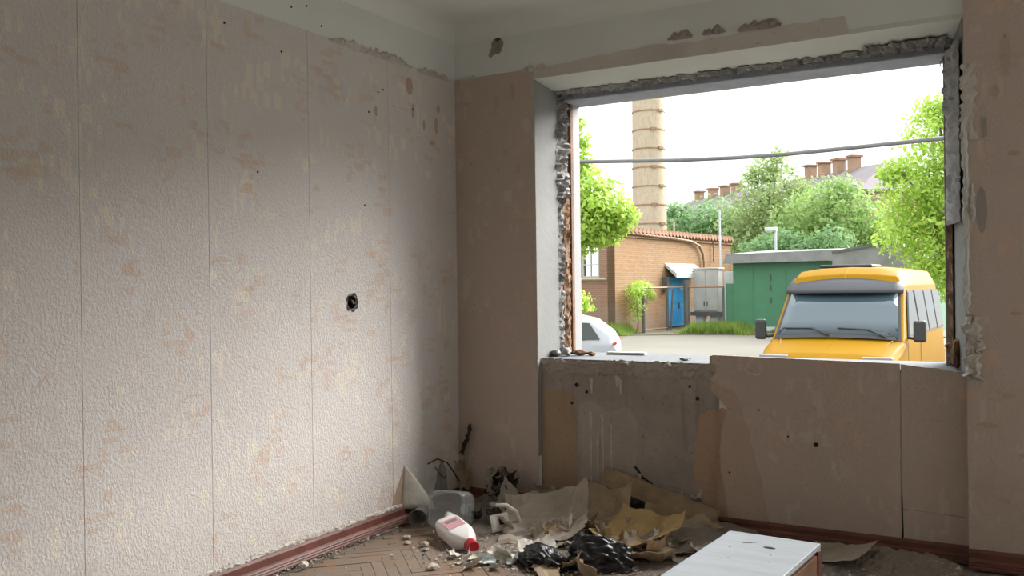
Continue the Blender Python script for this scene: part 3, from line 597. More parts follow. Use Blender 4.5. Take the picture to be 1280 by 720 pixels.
# ---- trees
def tree(name, label, base, trunk_h, blobs, nleaf, size, mat, seed, group=None, tr=1.0):
    random.seed(seed); t = empty(name, base, label=label, category='tree' if 'tree' in name else 'plant')
    if group: t['group'] = group
    tot = sum(b[3] * b[3] for b in blobs); mb = MB(); br = MB()
    for bx, by, bz, r, sq in blobs:
        k = int(nleaf * r * r / tot); bc = Vector((bx, by, bz))
        br.tube([(0, 0, trunk_h * .6), (bx * .4, by * .4, (trunk_h + bz) / 2), (bx * .9, by * .9, bz)], [.09 * tr, .06 * tr, .025 * tr], 5)
        for i in range(k):
            d = Vector((random.gauss(0, 1), random.gauss(0, 1), random.gauss(0, 1))).normalized()
            q = random.random() ** .45; q *= 1 + .28 * noise.noise(d * 2.3 + bc) + .15 * noise.noise(d * 6 + bc)
            p = bc + Vector((d.x * r * q, d.y * r * q, d.z * r * q * sq))
            if p.z < .15: continue
            s = size * random.uniform(.6, 1.25)
            a = (d + Vector((random.gauss(0, .7), random.gauss(0, .7), random.gauss(0, .7) + .3))).normalized()
            b_ = a.cross(Vector((random.gauss(0, 1), random.gauss(0, 1), random.gauss(0, 1)))).normalized(); c_ = a.cross(b_)
            mb.add([p - b_ * s, p - c_ * s * .5, p + b_ * s, p + c_ * s * .5], [(0, 1, 2, 3)])
    br.tube([(0, 0, 0), (.05, .02, trunk_h * .5), (0, 0, trunk_h)], [.2 * tr, .15 * tr, .1 * tr], 8)
    br.build('trunk', M['bark'], t); 
    f = mb.build('foliage', mat, t, kind='stuff'); return t
GT = 'trees beyond the garages and boiler house'
tree('lime_tree', 'lime green tree at the left window edge in front of the brick house', (-14.1, 27.9, G + 0), 3.2,
     [(1.2, .3, 4.5, 1.15, .95), (.2, .2, 5.1, 1.3, .9), (-.8, -.2, 4.8, 1.5, .9), (.3, 0, 3.7, .95, .8), (1.85, .4, 4.3, .75, .8), (1.1, .3, 3.8, .8, .7), (-2.6, 0, 5.4, 1.3, 1), (.55, .2, 6.9, .36, 1.1), (.75, .2, 6.2, .3, 1.2), (.3, .2, 7.5, .4, .9), (.15, .1, 1.4, .8, .6), (-.5, 0, 2.1, .8, .8)], 14000, .12, M['leaf_lime'], 1)
tree('dark_tree', 'deep green tree behind the brick house beside the smokestack', (-18.6, 56.5, G), 3.5,
     [(-1.5, 0, 5.4, 2.0, .8), (.6, 0, 5.8, 2.2, .8), (2.2, 0, 5.2, 2.0, .8), (0, 0, 4.0, 2.4, .8), (-1.9, 0, 6.6, 1.0, .7)], 6500, .16, M['leaf_dark'], 2, GT)
tree('olive_tree', 'tallest olive green tree with wispy crown above the green garage', (-13.9, 54.3, G), 4,
     [(0, 0, 7.0, 2.3, .9), (-1.2, 0, 5.5, 2.2, .9), (1.2, 0, 5.4, 2.4, .9), (.3, 0, 3.9, 3.0, .8), (.2, 0, 8.7, 1.3, .8), (.7, 0, 9.5, .6, 1), (-.8, 0, 8.3, .9, .8), (1.8, 0, 7.4, 1.1, .8)], 8500, .15, M['leaf_olive'], 3, GT)
tree('broad_tree', 'broad mid green tree above the garage roof left of the pink house', (-9.9, 51.5, G), 3.5,
     [(0, 0, 6.0, 2.1, .8), (-1.6, 0, 5.0, 1.9, .9), (1.5, 0, 5.2, 2.1, .9), (0, 0, 3.6, 2.7, .8), (2.6, 0, 4.3, 1.6, .9), (.6, 0, 7.0, 1.1, .7)], 7500, .15, M['leaf_mid'], 4, GT)
tree('low_tree', 'small deep green tree low behind the garage beside the pole lamp', (-11.5, 47.5, G), 2.2,
     [(0, 0, 3.9, 1.3, .8), (1.3, 0, 3.6, 1.2, .8), (-1.2, 0, 3.4, 1.2, .8), (2.5, 0, 3.8, 1.2, .9)], 3200, .13, M['leaf_dark'], 5, GT)
tree('airy_tree', 'airy lime green tree at the right window edge behind the van', (-2.2, 29.6, G), 3.2,
     [(0, 0, 6.0, 1.5, .95), (-.9, 0, 4.7, 1.2, .9), (.6, 0, 4.6, 1.7, .95), (-1.2, 0, 3.5, 1.1, .9), (.2, 0, 3.2, 1.6, .9), (.9, 0, 7.2, 1.2, .9), (-.4, 0, 7.0, .7, .8), (1.6, 0, 6.0, 1.6, 1), (-.2, 0, 2.2, 1.2, .8), (-1.55, 0, 5.3, .6, .7)], 19000, .09, M['leaf_lime'], 6)
cr = tree('climbing_creeper', 'green creeper climbing the left corner of the brick house', (-13.95, 34.0, G), 1.2,
     [(-.1, .1, 1.7, .45, 1.0), (-.2, .9, 1.9, .45, .7), (-.25, 1.7, 1.8, .4, .8), (-.15, .3, 1.0, .4, 1.3), (-.2, 2.1, 1.5, .25, 1)], 1700, .06, M['leaf_lime'], 7, tr=.2)
def grass_patch(label, x0, x1, y0, y1, n, h, seed):
    random.seed(seed); mb = MB()
    for i in range(n):
        x, y = random.uniform(x0, x1), random.uniform(y0, y1); e = min(1, 4 * min(x - x0, x1 - x) / (x1 - x0) + .15); hh_ = h * random.uniform(.4, 1) * e; a = random.uniform(0, 6.28)
        wx, wy = .03 * math.cos(a), .03 * math.sin(a); lx, ly = random.uniform(-.1, .1), random.uniform(-.1, .1)
        mb.add([(x - wx, y - wy, G), (x + wx, y + wy, G), (x + lx, y + ly, G + hh_)], [(0, 1, 2)])
    return mb.build('grass', M['grass'], kind='stuff', label=label, category='grass')
grass_patch('bright grass tuft on the verge in front of the steel cabinet', -12.6, -9.6, 34.6, 36.6, 5000, .55, 31)
grass_patch('long grass along the wall foot beside the creeper', -16.5, -13.9, 32.6, 34.4, 3000, .6, 32)
grass_patch('low grass at the foot of the green garage', -9.4, -6.5, 36.0, 36.6, 1100, .4, 33)

# ---- overhead cable
MB().tube([(-9.0, 7.5, 2.95), (-6.0, 7.5, 2.55), (-3.6, 7.5, 2.36), (-2.66, 7.5, 2.30), (-2.2, 7.5, 2.283), (-1.78, 7.5, 2.277), (-1.29, 7.5, 2.285), (-.59, 7.5, 2.30), (1.0, 7.5, 2.42), (4, 7.5, 2.8), (8, 7.5, 3.6)], .017, 8).build('overhead_cable', M['dark_metal'], smooth=True, label='dark overhead cable strung across the window view', category='cable')

# ---- vehicles
def half_loft(stations, n_sub=1):
    mb = MB(); R = []
    for y, pts in stations:
        R.append([Vector((-x, y, z)) for x, z in reversed(pts[1:])] + [Vector((x, y, z)) for x, z in pts])
    mb.rings(R); return mb
def loft_obj(name, st, mat, parent, bev=.03):
    o = half_loft(st).build(name, mat, parent); 
    b_ = o.modifiers.new('bevel', 'BEVEL'); b_.width = bev; b_.segments = 3; b_.limit_method = 'ANGLE'; b_.angle_limit = math.radians(18)
    o.data.polygons.foreach_set('use_smooth', [True] * len(o.data.polygons)); return o
def wheel(parent, x, y, r, wd=.2):
    q = Matrix.Translation((x, y, r)) @ Matrix.Rotation(math.pi / 2, 4, 'Y')
    wl_ = MB().lathe([(r * .62, -wd / 2), (r * .93, -wd / 2), (r, -wd / 3), (r, wd / 3), (r * .93, wd / 2), (r * .62, wd / 2)], 24, q).build('wheel', M['rubber'], parent)
    MB().lathe([(r * .62, -wd * .4), (r * .3, -wd * .3), (.05, -wd * .45), (.05, wd * .45), (r * .3, wd * .3), (r * .62, wd * .4)], 16, q).build('hub', M['greyplastic'], wl_)
# van: local y from the nose (0) to the rear (5.1), x right as seen from the camera
van = empty('minibus', (-2.63, 13.20, G), -.03, label='yellow minibus with smoked visor parked outside the window', category='van')
def vs_(zb, sh, up, rf, wb_=.97, wu=.86, wr=.74):
    return [(0, .30), (.80, .30), (.92, .36), (.98, .62), (wb_, zb), (wu, sh), (wr, up), (wr * .6, rf), (0, rf + .015)]
st = [(-.02, [(0, .34), (.70, .34), (.80, .40), (.84, .6), (.84, .84), (.78, .90), (.66, .93), (.4, .95), (0, .955)]),
      (.10, [(0, .30), (.78, .30), (.88, .38), (.93, .6), (.92, .92), (.86, .985), (.72, 1.01), (.4, 1.03), (0, 1.035)]),
      (.45, [(0, .30), (.80, .30), (.92, .38), (.97, .6), (.965, 1.04), (.90, 1.09), (.76, 1.11), (.4, 1.125), (0, 1.13)]),
      (.74, [(0, .30), (.80, .30), (.92, .38), (.98, .62), (.965, 1.12), (.92, 1.155), (.78, 1.17), (.4, 1.185), (0, 1.19)]),
      (1.36, vs_(1.16, 1.87, 1.915, 1.93, .965, .845, .76)), (1.48, vs_(1.17, 1.96, 2.10, 2.13, .97, .845, .74)), (1.72, vs_(1.17, 1.97, 2.19, 2.235, .97, .85, .73)),
      (2.4, vs_(1.17, 1.97, 2.20, 2.255, .97, .85, .73)), (4.8, vs_(1.17, 1.97, 2.19, 2.245, .97, .85, .73)), (5.1, vs_(1.17, 1.95, 2.12, 2.17, .93, .80, .68))]
body = loft_obj('body', st, M['yellow'], van, .02)
# windscreen: lies on the slope between the base (y .74, z 1.19) and the head (y 1.36, z 1.93)
def slope(x, t, off):   # t 0..1 up the windscreen
    w0, w1 = .90, .80; xx = x * (w0 + (w1 - w0) * t); y = .745 + .615 * t - .0 ; z = 1.165 + .735 * t + .015 * (1 - x * x)
    n_ = Vector((0, -.735, .615)).normalized(); bow = .03 * (1 - x * x)
    return Vector((xx, y, z)) + n_ * (off + bow)
def sheet_on(fn, x0, x1, t0, t1, off, nx=10, nt_=3):
    return MB().grid([[fn(x0 + (x1 - x0) * i / nx, t0 + (t1 - t0) * j / nt_, off) for j in range(nt_ + 1)] for i in range(nx + 1)])
sheet_on(slope, -1, 1, .015, .97, .004).build('windscreen_seal', M['rubber'], van, solid=.02)
sheet_on(slope, -.955, .955, .05, .95, .012).build('windscreen', M['glass'], van, smooth=True, solid=.008)
sheet_on(slope, -.93, .93, .0, .06, .03).build('cowl_grille', M['rubber'], van, solid=.01)
# sun visor over the windscreen
vp = []
for i in range(13):
    x = -1 + 2 * i / 12; e = .86 * x
    vp.append([Vector((e * .93, 1.47 + .10 * x * x, 2.10 - .01 * x * x)), Vector((e * .97, 1.36 + .10 * x * x, 2.03 - .01 * x * x)), Vector((e * 1.0, 1.20 + .12 * x * x, 1.92 - .01 * x * x)), Vector((e * .99, 1.15 + .13 * x * x, 1.865 - .01 * x * x))])
MB().grid(vp).build('visor', M['visor'], van, smooth=True, solid=.012)
# side windows on both sides
def sidept(s, y, z, off=.012):
    t = (z - 1.17) / (1.97 - 1.17); x = .972 + (.852 - .972) * t
    return Vector((s * (x + off), y, z + 0))
def sidepane(s, poly, name, mat, off):
    a = [sidept(s, y, z, off) for y, z in poly]; b_ = [sidept(s, y, z, off - .012) for y, z in poly]; k = len(poly)
    return MB().add(a + b_, [tuple(range(k)), tuple(range(k, 2 * k))[::-1]] + [(i, (i + 1) % k, k + (i + 1) % k, k + i) for i in range(k)]).build(name, mat, van)
for s in (-1, 1):
    for poly in ([(.98, 1.25), (1.98, 1.25), (1.98, 1.86), (1.52, 1.86)], [(2.12, 1.24), (2.98, 1.24), (2.98, 1.86), (2.12, 1.86)], [(3.10, 1.24), (3.96, 1.24), (3.96, 1.86), (3.10, 1.86)], [(4.08, 1.24), (4.9, 1.24), (4.9, 1.84), (4.08, 1.86)]):
        cy = sum(p[0] for p in poly) / 4; cz = sum(p[1] for p in poly) / 4
        sidepane(s, [(cy + (y - cy) * 1.07, cz + (z - cz) * 1.09) for y, z in poly], 'window_seal', M['rubber'], .008)
        sidepane(s, poly, 'side_window', M['glassdark'], .016)
    for y in (.86, 2.05): MB().add([sidept(s, y - .008, 1.15, .004), sidept(s, y + .008, 1.15, .004), Vector((s * .985, y + .008, .5)), Vector((s * .985, y - .008, .5))], [(0, 1, 2, 3)]).build('door_gap', M['rubber'], van, solid=.004)
    # mirror on a black arm
    MB().tube([(s * .95, .98, 1.22), (s * 1.04, .9, 1.21), (s * 1.10, .86, 1.24)], .025, 6).build('mirror_arm', M['rubber'], van)
    MB().box(s * 1.13 - .085, s * 1.13 + .085, .80, .90, 1.16, 1.47).build('mirror', M['rubber'], van, bevel=.035)
    # headlamp and wiper
    hl = MB().box(s * .68 - .20, s * .68 + .20, -.04, .09, .76, .965).build('headlamp', M['lampglass'], van, bevel=.03)
    MB().box(s * .70 - .20, s * .70 + .20, -.03, .14, .955, .995).build('headlamp_brow', M['greyplastic'], hl, bevel=.012)
for bx, el, tip in (((-.10, .03), (-.42, .17), (-.88, .19)), ((.78, .03), (.48, .16), (.02, .17))):
    MB().tube([slope(bx[0], bx[1], .05), slope(el[0], el[1], .05)], .013, 6).build('wiper_arm', M['rubber'], van)
    MB().tube([slope(el[0] + .06, el[1] - .005, .045), slope(tip[0], tip[1], .045)], .012, 6).build('wiper_blade', M['rubber'], van)
MB().box(-.42, .42, -.05, .02, .66, .86).build('radiator_grille', M['rubber'], van, bevel=.02)
MB().box(-.95, .95, -.12, .12, .34, .58).build('bumper', M['greyplastic'], van, bevel=.05)
MB().box(-.5, .30, 1.95, 2.75, 2.25, 2.30).build('roof_hatch', M['visor'], van, bevel=.02)
for sx_ in (-1, 1): MB().add([Vector((sx_ * .60, .02, .965)), Vector((sx_ * .615, .02, .965)), Vector((sx_ * .80, .72, 1.182)), Vector((sx_ * .785, .72, 1.182))], [(0, 1, 2, 3)]).build('bonnet_gap', M['rustpipe'], van, solid=.004)
for x in (-.82, .82):
    for y in (.95, 4.1): wheel(van, x, y, .34)
# white hatchback: only its tail shows at the left edge of the opening
car = empty('hatchback_car', (-6.93, 15.98, G), math.radians(20) + math.pi / 2, label='white car parked at the left edge of the window opening', category='car')
# local y from the tail (0) to the nose (-4.2 along heading); built tail first
def cs(zb, zr, wr=.58, wb_=.84):
    return [(0, .22), (.70, .22), (.80, .30), (wb_, .5), (wb_, .72), (wb_ - .03, zb), (wr + .06, zr - .08), (wr - .02, zr - .01), (0, zr + .01)]
stc = [(0, [(0, .34), (.6, .34), (.70, .40), (.74, .5), (.75, .68), (.72, .86), (.66, .93), (.5, .96), (0, .98)]),
       (.12, [(0, .26), (.68, .26), (.77, .34), (.80, .5), (.82, .70), (.80, .94), (.70, 1.10), (.58, 1.14), (0, 1.16)]),
       (.42, cs(.94, 1.38)), (.8, cs(.93, 1.47)), (1.7, cs(.92, 1.50)), (2.35, cs(.91, 1.42)), (3.05, [(0, .22), (.70, .22), (.80, .30), (.84, .5), (.84, .7), (.80, .9), (.72, .95), (.55, .98), (0, 1.0)]),
       (3.9, [(0, .24), (.66, .24), (.76, .3), (.8, .45), (.8, .62), (.76, .78), (.66, .83), (.5, .86), (0, .87)]), (4.15, [(0, .3), (.5, .3), (.6, .36), (.64, .45), (.64, .58), (.6, .66), (.5, .7), (.4, .72), (0, .73)])]
loft_obj('body', stc, M['carwhite'], car, .03)
for s in (-1, 1):
    def cpt(y, z, off): t = (z - .93) / (1.36 - .93); return Vector((s * (.81 + (.64 - .81) * t + off), y, z))
    for poly in ([(.30, 1.04), (1.25, .98), (1.25, 1.36), (.50, 1.33)], [(1.32, .98), (2.5, .97), (2.15, 1.32), (1.32, 1.35)]):
        a = [cpt(y, z, .018) for y, z in poly]; b_ = [cpt(y, z, .0) for y, z in poly]
        MB().add(a + b_, [(0, 1, 2, 3), (7, 6, 5, 4)] + [(i, (i + 1) % 4, 4 + (i + 1) % 4, 4 + i) for i in range(4)]).build('side_window', M['glassdark'], car)
    MB().box(s * .72 - .06, s * .72 + .06, -.005, .05, .93, 1.0).build('tail_lamp', M['red_glass'], car, bevel=.03)
    MB().tube([(s * .845, .3 + .42 * k / 8 * 1.0, .62 + .16 * math.sin(math.pi * k / 8)) for k in range(9)], .02, 6).build('arch_crease', M['carwhite'], car)
    for y in (.75, 3.25): wheel(car, s * .76, y, .31, .18)
MB().add([Vector((-.56, .14, 1.09)), Vector((.56, .14, 1.09)), Vector((.50, .56, 1.32)), Vector((-.50, .56, 1.32))], [(0, 1, 2, 3)]).build('rear_window', M['glassdark'], car, solid=.02)

# ================================================================== LITTER INSIDE THE ROOM
def sheet(name, mat, loc, rot, w, h, seed, crump=.03, curl=(0, 0, 0, 0), nx=14, ny=12, jag=.007, ztilt=0, **tags):
    """torn paper: a grid with creases, raised edges (curl at -x, +x, -y, +y) and a ragged outline"""
    random.seed(seed); P = []; off = Vector((seed * 1.37, seed * .71, 0))
    for i in range(nx + 1):
        row = []
        for j in range(ny + 1):
            a, b_ = i / nx * 2 - 1, j / ny * 2 - 1; x, y = a * w / 2, b_ * h / 2
            if i in (0, nx): x += random.uniform(-jag, jag)
            if j in (0, ny): y += random.uniform(-jag, jag)
            q = Vector((x, y, 0)) + off
            z = crump * (abs(noise.noise(q * 6)) * 1.6 + .7 * abs(noise.noise(q * 15)))
            for e, c in zip((-a, a, -b_, b_), curl): z += c * max(0, e) ** 2.2
            x *= 1 - .35 * (curl[0] + curl[1]) * a * a; y *= 1 - .35 * (curl[2] + curl[3]) * b_ * b_
            row.append(Vector((x, y, z + ztilt * a)))
        P.append(row)
    mb = MB().grid(P); zm = min(v[2] for v in mb.v); mb.v = [(a, b_, c - zm) for a, b_, c in mb.v]
    o = mb.build(name, mat, None, solid=.0022, **tags); o.location = loc; o.rotation_euler = rot if isinstance(rot, tuple) else (0, 0, rot); return o

# ---- heaps of dust and crumbs under the window
def heap(name, x0, x1, y0, y1, h, seed, mat, label, steep=1.0):
    P = []; nx, ny = 60, 34
    for i in range(nx + 1):
        row = []
        for j in range(ny + 1):
            u, v = i / nx, j / ny; x, y = x0 + (x1 - x0) * u, y0 + (y1 - y0) * v
            e = min(1, u * 5, (1 - u) * 5) * min(1, v * 1.6) * (.35 + .65 * v)
            q = Vector((x, y, seed)); z = h * e * (.55 + .6 * noise.noise(q * 4)) + .018 * e * noise.noise(q * 22) + .012 * e * noise.noise(q * 55)
            row.append(Vector((x, y, z - .006 + .004 * (e > 0))))
        P.append(row)
    return MB().grid(P).build(name, mat, kind='stuff', label=label, category='rubble')
heap('dust_heap', -2.45, -1.05, 3.62, 4.43, .13, 3, M['dust'], 'dusty heap of plaster crumbs and dirt under the window')
heap('sand_heap', -1.0, -.30, 3.75, 4.41, .09, 9, M['dust'], 'pale sandy rubble heap along the right baseboard')
heap('dust_heap', -2.88, -2.25, 3.86, 4.41, .075, 14, M['dust'], 'low dark dust heap in the corner behind the clear jug')
def hz(x, y):   # how high the litter lies here
    return .035 * max(0, min(1, (y - 3.7) / .5)) if -2.4 < x < -1.1 else 0
# ---- crumbs: far too many to count
random.seed(77); cm = MB()
def crumb(x, y, z, s):
    t = [Vector((random.uniform(-1, 1), random.uniform(-1, 1), random.uniform(-.3, .6))) * s for _ in range(5)]
    c = Vector((x, y, z + s * .4)); cm.add([c + p for p in t], [(0, 1, 2), (0, 2, 3), (0, 3, 1), (1, 4, 2), (2, 4, 3), (3, 4, 1)])
for i in range(420): crumb(LX + .04 + abs(random.gauss(0, .022)), random.uniform(2.4, 3.95), 0, random.uniform(.003, .011))
for i in range(1500):
    x, y = random.gauss(-1.95, .38), random.gauss(3.72, .26)
    if x > -2.75 and y < 4.38: crumb(x, y, hz(x, y), random.uniform(.003, .013))
for i in range(500):
    x, y = random.uniform(-1.0, -.3), random.uniform(3.8, 4.36); crumb(x, y, .03 * (y - 3.7), random.uniform(.004, .016))
for i in range(160): crumb(random.uniform(-2.8, -1.2), random.uniform(2.6, 3.6), 0, random.uniform(.002, .007))
cm.build('plaster_crumbs', M['crumb'], kind='stuff', label='loose plaster crumbs scattered along the baseboard and floor', category='rubble')

# ---- torn scraps among the litter
random.seed(5); mats = ['ppgrey', 'ppback', 'pplight', 'ppgrey', 'ppochre', 'ppback']; protos = []
for k in range(8): protos.append((random.uniform(.06, .13), random.uniform(.05, .10)))
spots = []
while len(spots) < 52:
    x, y = random.gauss(-1.85, .30), random.gauss(3.92, .24)
    if -2.42 < x < -1.2 and 3.45 < y < 4.34 and not (x < -2.12 and y < 3.9): spots.append((x, y))
for k, (x, y) in enumerate(spots):
    random.seed(900 + k); w_, h_ = protos[k % 8]; mt = mats[k % 6]; rz = random.uniform(0, 6.28); tl = (random.uniform(-.35, .35), random.uniform(-.35, .35))
    sheet('paper_scrap', M[mt], (x, y, hz(x, y) + .012), (tl[0], tl[1], rz), w_, h_, 40 + k, .022, (random.choice((0, .03, .05)), 0, random.choice((0, .04)), 0), 7, 6, .012,
          label={'ppgrey': 'small grey', 'ppback': 'small brown', 'pplight': 'small pale', 'ppochre': 'small ochre'}[mt] + ' torn wallpaper scrap ' + ('beside the large grey sheet' if x < -1.98 else 'around the black bags' if y < 3.85 else 'under the leaning board' if y > 4.1 else 'beside the ochre backed sheet'), category='paper scrap', group='torn scraps in the litter heap')
for k in range(12):
    random.seed(1700 + k); x, y = random.uniform(-2.62, -2.3), random.uniform(3.98, 4.3)
    sheet('paper_scrap', M[('ppback', 'char', 'ppgrey')[k % 3]], (x, y, .03), (random.uniform(-.4, .4), random.uniform(-.4, .4), random.uniform(0, 6)), random.uniform(.05, .1), random.uniform(.04, .08), 240 + k, .022, (0, .03, .03, 0), 6, 5, .01,
          label=('brown', 'blackened', 'grey')[k % 3] + ' litter scrap on the dust between jug and charred bundle', category='paper scrap', group='dark scraps behind the jug')
pale = [(-2.30, 3.56), (-2.24, 3.50), (-2.20, 3.60), (-2.16, 3.46), (-2.12, 3.55), (-2.26, 3.43), (-2.08, 3.42), (-2.34, 3.48), (-2.18, 3.38), (-2.05, 3.50)]
for k, (x, y) in enumerate(pale):
    random.seed(1300 + k)
    sheet('paper_scrap', M['ppgreen'] if k % 3 == 0 else M['pplight'], (x, y, .003), (random.uniform(-.2, .2), random.uniform(-.2, .2), random.uniform(0, 6)), random.uniform(.05, .09), random.uniform(.03, .06), 140 + k, .018, (0, .02, .03, 0), 6, 5, .01,
          label='pale crumpled scrap in front of the white bottle', category='paper scrap', group='pale scraps before the white bottle')
for k, (x, y, s_) in enumerate([(-2.72, 3.62, .022), (-2.66, 3.55, .018), (-2.56, 3.55, .024), (-2.52, 3.50, .016)]):
    rock((x, y, 0), (s_, s_ * .8, s_ * .5), 60 + k).build('plaster_chunk', M['crumb'], label='small plaster lump on the bare parquet before the clear jug', category='rubble', group='plaster lumps on the parquet')
rock((-2.845, 3.03, 0), (.022, .018, .016), 71).build('plaster_chunk', M['pplight'], label='white plaster lump by the left baseboard at the picture bottom', category='rubble')
rock((-2.33, 3.29, 0), (.03, .022, .012), 73).build('plaster_chunk', M['crumb'], label='grey mortar lump on the parquet at the picture bottom', category='rubble')

# ---- the larger sheets
sheet('wallpaper_sheet', M['ppgrey'], (-2.13, 3.98, .025), (.10, -.10, .35), .44, .36, 1, .035, (0, .06, 0, .13), label='large grey wallpaper sheet spread beside the white bottle', category='wallpaper')
sheet('wallpaper_sheet', M['ppgrey'], (-2.31, 4.33, .03), (1.25, 0, -.15), .16, .26, 2, .02, (0, .03, 0, .05), label='narrow wallpaper piece leaning upright in the niche corner', category='wallpaper')
sheet('wallpaper_sheet', M['ppochre'], (-1.66, 4.02, .04), (.12, .05, -.25), .38, .28, 3, .03, (.02, .06, .02, .07), label='ochre backed wallpaper sheet with a folded up edge behind the black bag', category='wallpaper')
sheet('wallpaper_sheet', M['ppback'], (-1.93, 4.20, .06), (.35, .1, .3), .28, .22, 4, .05, (.03, .05, 0, .1), label='brown crumpled wallpaper sheet below the leaning board', category='wallpaper')
sheet('wallpaper_sheet', M['ppback'], (-1.46, 4.20, .03), (.3, .5, -.4), .16, .30, 5, .04, (0, .06, .05, 0), label='twisted paper strip hanging at the right end of the board', category='wallpaper')
sheet('wallpaper_sheet', M['pplight'], (-2.02, 3.68, .02), (.05, .05, .7), .17, .12, 6, .03, (0, .02, 0, .03), label='pale paper piece lying behind the left black bag', category='wallpaper')
sheet('wallpaper_sheet', M['ppgrey'], (-2.38, 4.18, .015), (.12, .1, .1), .30, .18, 7, .05, (.05, 0, 0, .08), label='rumpled grey paper on the floor below the charred bundle', category='wallpaper')
sheet('wallpaper_sheet', M['ppback'], (-1.52, 3.80, .01), (.05, .0, .5), .22, .14, 8, .03, (0, .03, .04, 0), label='brown paper piece between the black bag and the white topped cabinet', category='wallpaper')
sheet('wallpaper_sheet', M['ppgrey'], (-2.03, 4.36, .10), (.9, .35, .2), .22, .16, 9, .03, (0, .04, 0, .04), label='grey paper wedge propped against the wall above the large sheet', category='wallpaper')
sheet('cardboard_sheet', M['ppgrey'], (-.78, 4.17, .05), (.16, -.12, -.25), .30, .2, 10, .012, (0, .03, 0, .0), label='bent cardboard sheet on the rubble right of the white topped cabinet', category='cardboard')
# fallen board leaning on the wall
bd = MB().box(-.32, .32, -.055, .055, -.008, .008).build('fallen_board', M['board'], bevel=.003, label='broken fibreboard strip leaning on the wall under the window', category='board')
bd.location = (-1.70, 4.385, .155); bd.rotation_euler = (.75, .25, -.05)
bd = MB().box(-.16, .16, -.05, .05, -.007, .007).build('fallen_board', M['board'], bevel=.003, label='short fibreboard piece lying across the ochre sheet', category='board')
bd.location = (-1.56, 4.27, .09); bd.rotation_euler = (.5, .3, .45)

# ---- peeled wallpaper at the left wall foot
P = []
for i in range(11):
    t = i / 10; row = []
    for j in range(9):
        s = j / 8; zt = .30 * (1 - .0 * t); y = 3.86 + .04 * s + .19 * t * (1 - s * .95); z = .075 + .235 * s * (1 - .15 * t) - .03 * t * (1 - s); xo = .002 + .085 * math.sin(t * math.pi * .55) * (1 - s) ** .7 + .012 * t
        row.append(Vector((LX + xo, y, z)))
    P.append(row)
MB().grid(P).build('wallpaper_flap', M['pplight'], wl, smooth=True, solid=.0018)
MB().plate(rag([(3.775, .075), (3.98, .075), (3.93, .2), (3.90, .30), (3.855, .22), (3.81, .15)], .03, .004), (LX, 0, 0), (0, 1, 0), (0, 0, 1), (1, 0, 0), .0015).build('bare_patch', M['rust'], wl)
MB().plate(rag([(4.17, .09), (4.30, .09), (4.29, .2), (4.25, .27), (4.2, .2)], .03, .006), (LX, 0, 0), (0, 1, 0), (0, 0, 1), (1, 0, 0), .0015).build('bare_patch', M['cement'], wl)
MB().tube([(LX + .01, 4.10, .27), (LX + .02, 4.18, .285), (LX + .03, 4.26, .25), (LX + .03, 4.32, .19), (LX + .04, 4.36, .13)], .004, 6).build('loose_wire', M['char'], wl)
MB().tube([(LX + .01, 4.17, .24), (LX + .04, 4.17, .20), (LX + .04, 4.22, .17), (LX + .02, 4.26, .18)], .003, 6).build('loose_wire', M['char'], wl)
sheet('paper_curl', M['char'], (-2.875, 4.425, .36), (1.5, .35, 0), .03, .19, 31, .012, (0, .02, 0, .02), 4, 12, .008).parent = wb
sheet('paper_curl', M['ppback'], (-2.885, 4.42, .16), (1.45, -.2, .2), .07, .16, 32, .02, (.02, .02, 0, .03), 5, 8, .012).parent = wb
# charred bundle on a pipe stub
cbn = empty('charred_bundle', (-2.60, 4.33, 0), label='charred paper bundle stuck on a grey pipe stub by the back wall', category='rubbish')
MB().lathe([(.032, 0), (.032, .10), (.038, .10), (.038, .125), (.026, .125)], 16).build('pipe_stub', M['greyplastic'], cbn)
for k, (x, y, z, w_, h_, r, mt) in enumerate([(0, 0, .10, .17, .13, (.4, .2, .3), 'char'), (-.03, -.01, .14, .12, .12, (1.0, .5, 1.1), 'char'), (.04, 0, .13, .13, .12, (.9, -.5, -.3), 'ppback'), (-.02, .02, .17, .12, .10, (1.2, .1, .2), 'ppgrey'), (.05, -.02, .15, .09, .10, (1.1, .9, -.4), 'char'), (.0, -.03, .11, .10, .07, (.7, -.3, .6), 'ppgrey')]):
    o = sheet('charred_paper', M[mt], (x, y, z), r, w_, h_, 80 + k, .05, (.03, .05, 0, .04), 10, 8, .016); o.parent = cbn

# ---- clear jug lying with its base to the viewer
def rsq(w_, h_, r, n_=5):
    pts = []
    for cx, cy, a0 in ((w_ - r, h_ - r, 0), (-w_ + r, h_ - r, 90), (-w_ + r, -h_ + r, 180), (w_ - r, -h_ + r, 270)):
        for k in range(n_): a = math.radians(a0 + 90 * k / (n_ - 1)); pts.append((cx + r * math.cos(a), cy + r * math.sin(a)))
    return pts
def jug_body(sec):
    return MB().rings([[Vector((x, y, z)) for x, y in rsq(w_, h_, r)] for w_, h_, r, z in sec])
jug = empty('clear_jug', (-2.60, 3.86, .10), label='cloudy clear plastic jug lying behind the white bottle', category='jug')
jb = jug_body([(.03, .03, .02, .018), (.06, .06, .03, .014), (.082, .082, .035, .0), (.096, .096, .04, .012), (.098, .098, .04, .06), (.092, .092, .04, .075), (.098, .098, .04, .09), (.098, .098, .04, .15), (.090, .090, .05, .19), (.06, .06, .05, .235), (.028, .028, .025, .255), (.026, .026, .024, .285)]).build('jug_body', M['clear'], jug, smooth=True, solid=.002)
MB().lathe([(.031, .275), (.031, .30), (.0, .301)], 16).build('cap', M['ppgreen'], jug)
MB().box(-.035, .035, -.04, -.032, -.004, .006).build('base_rib', M['clear'], jug, bevel=.002)
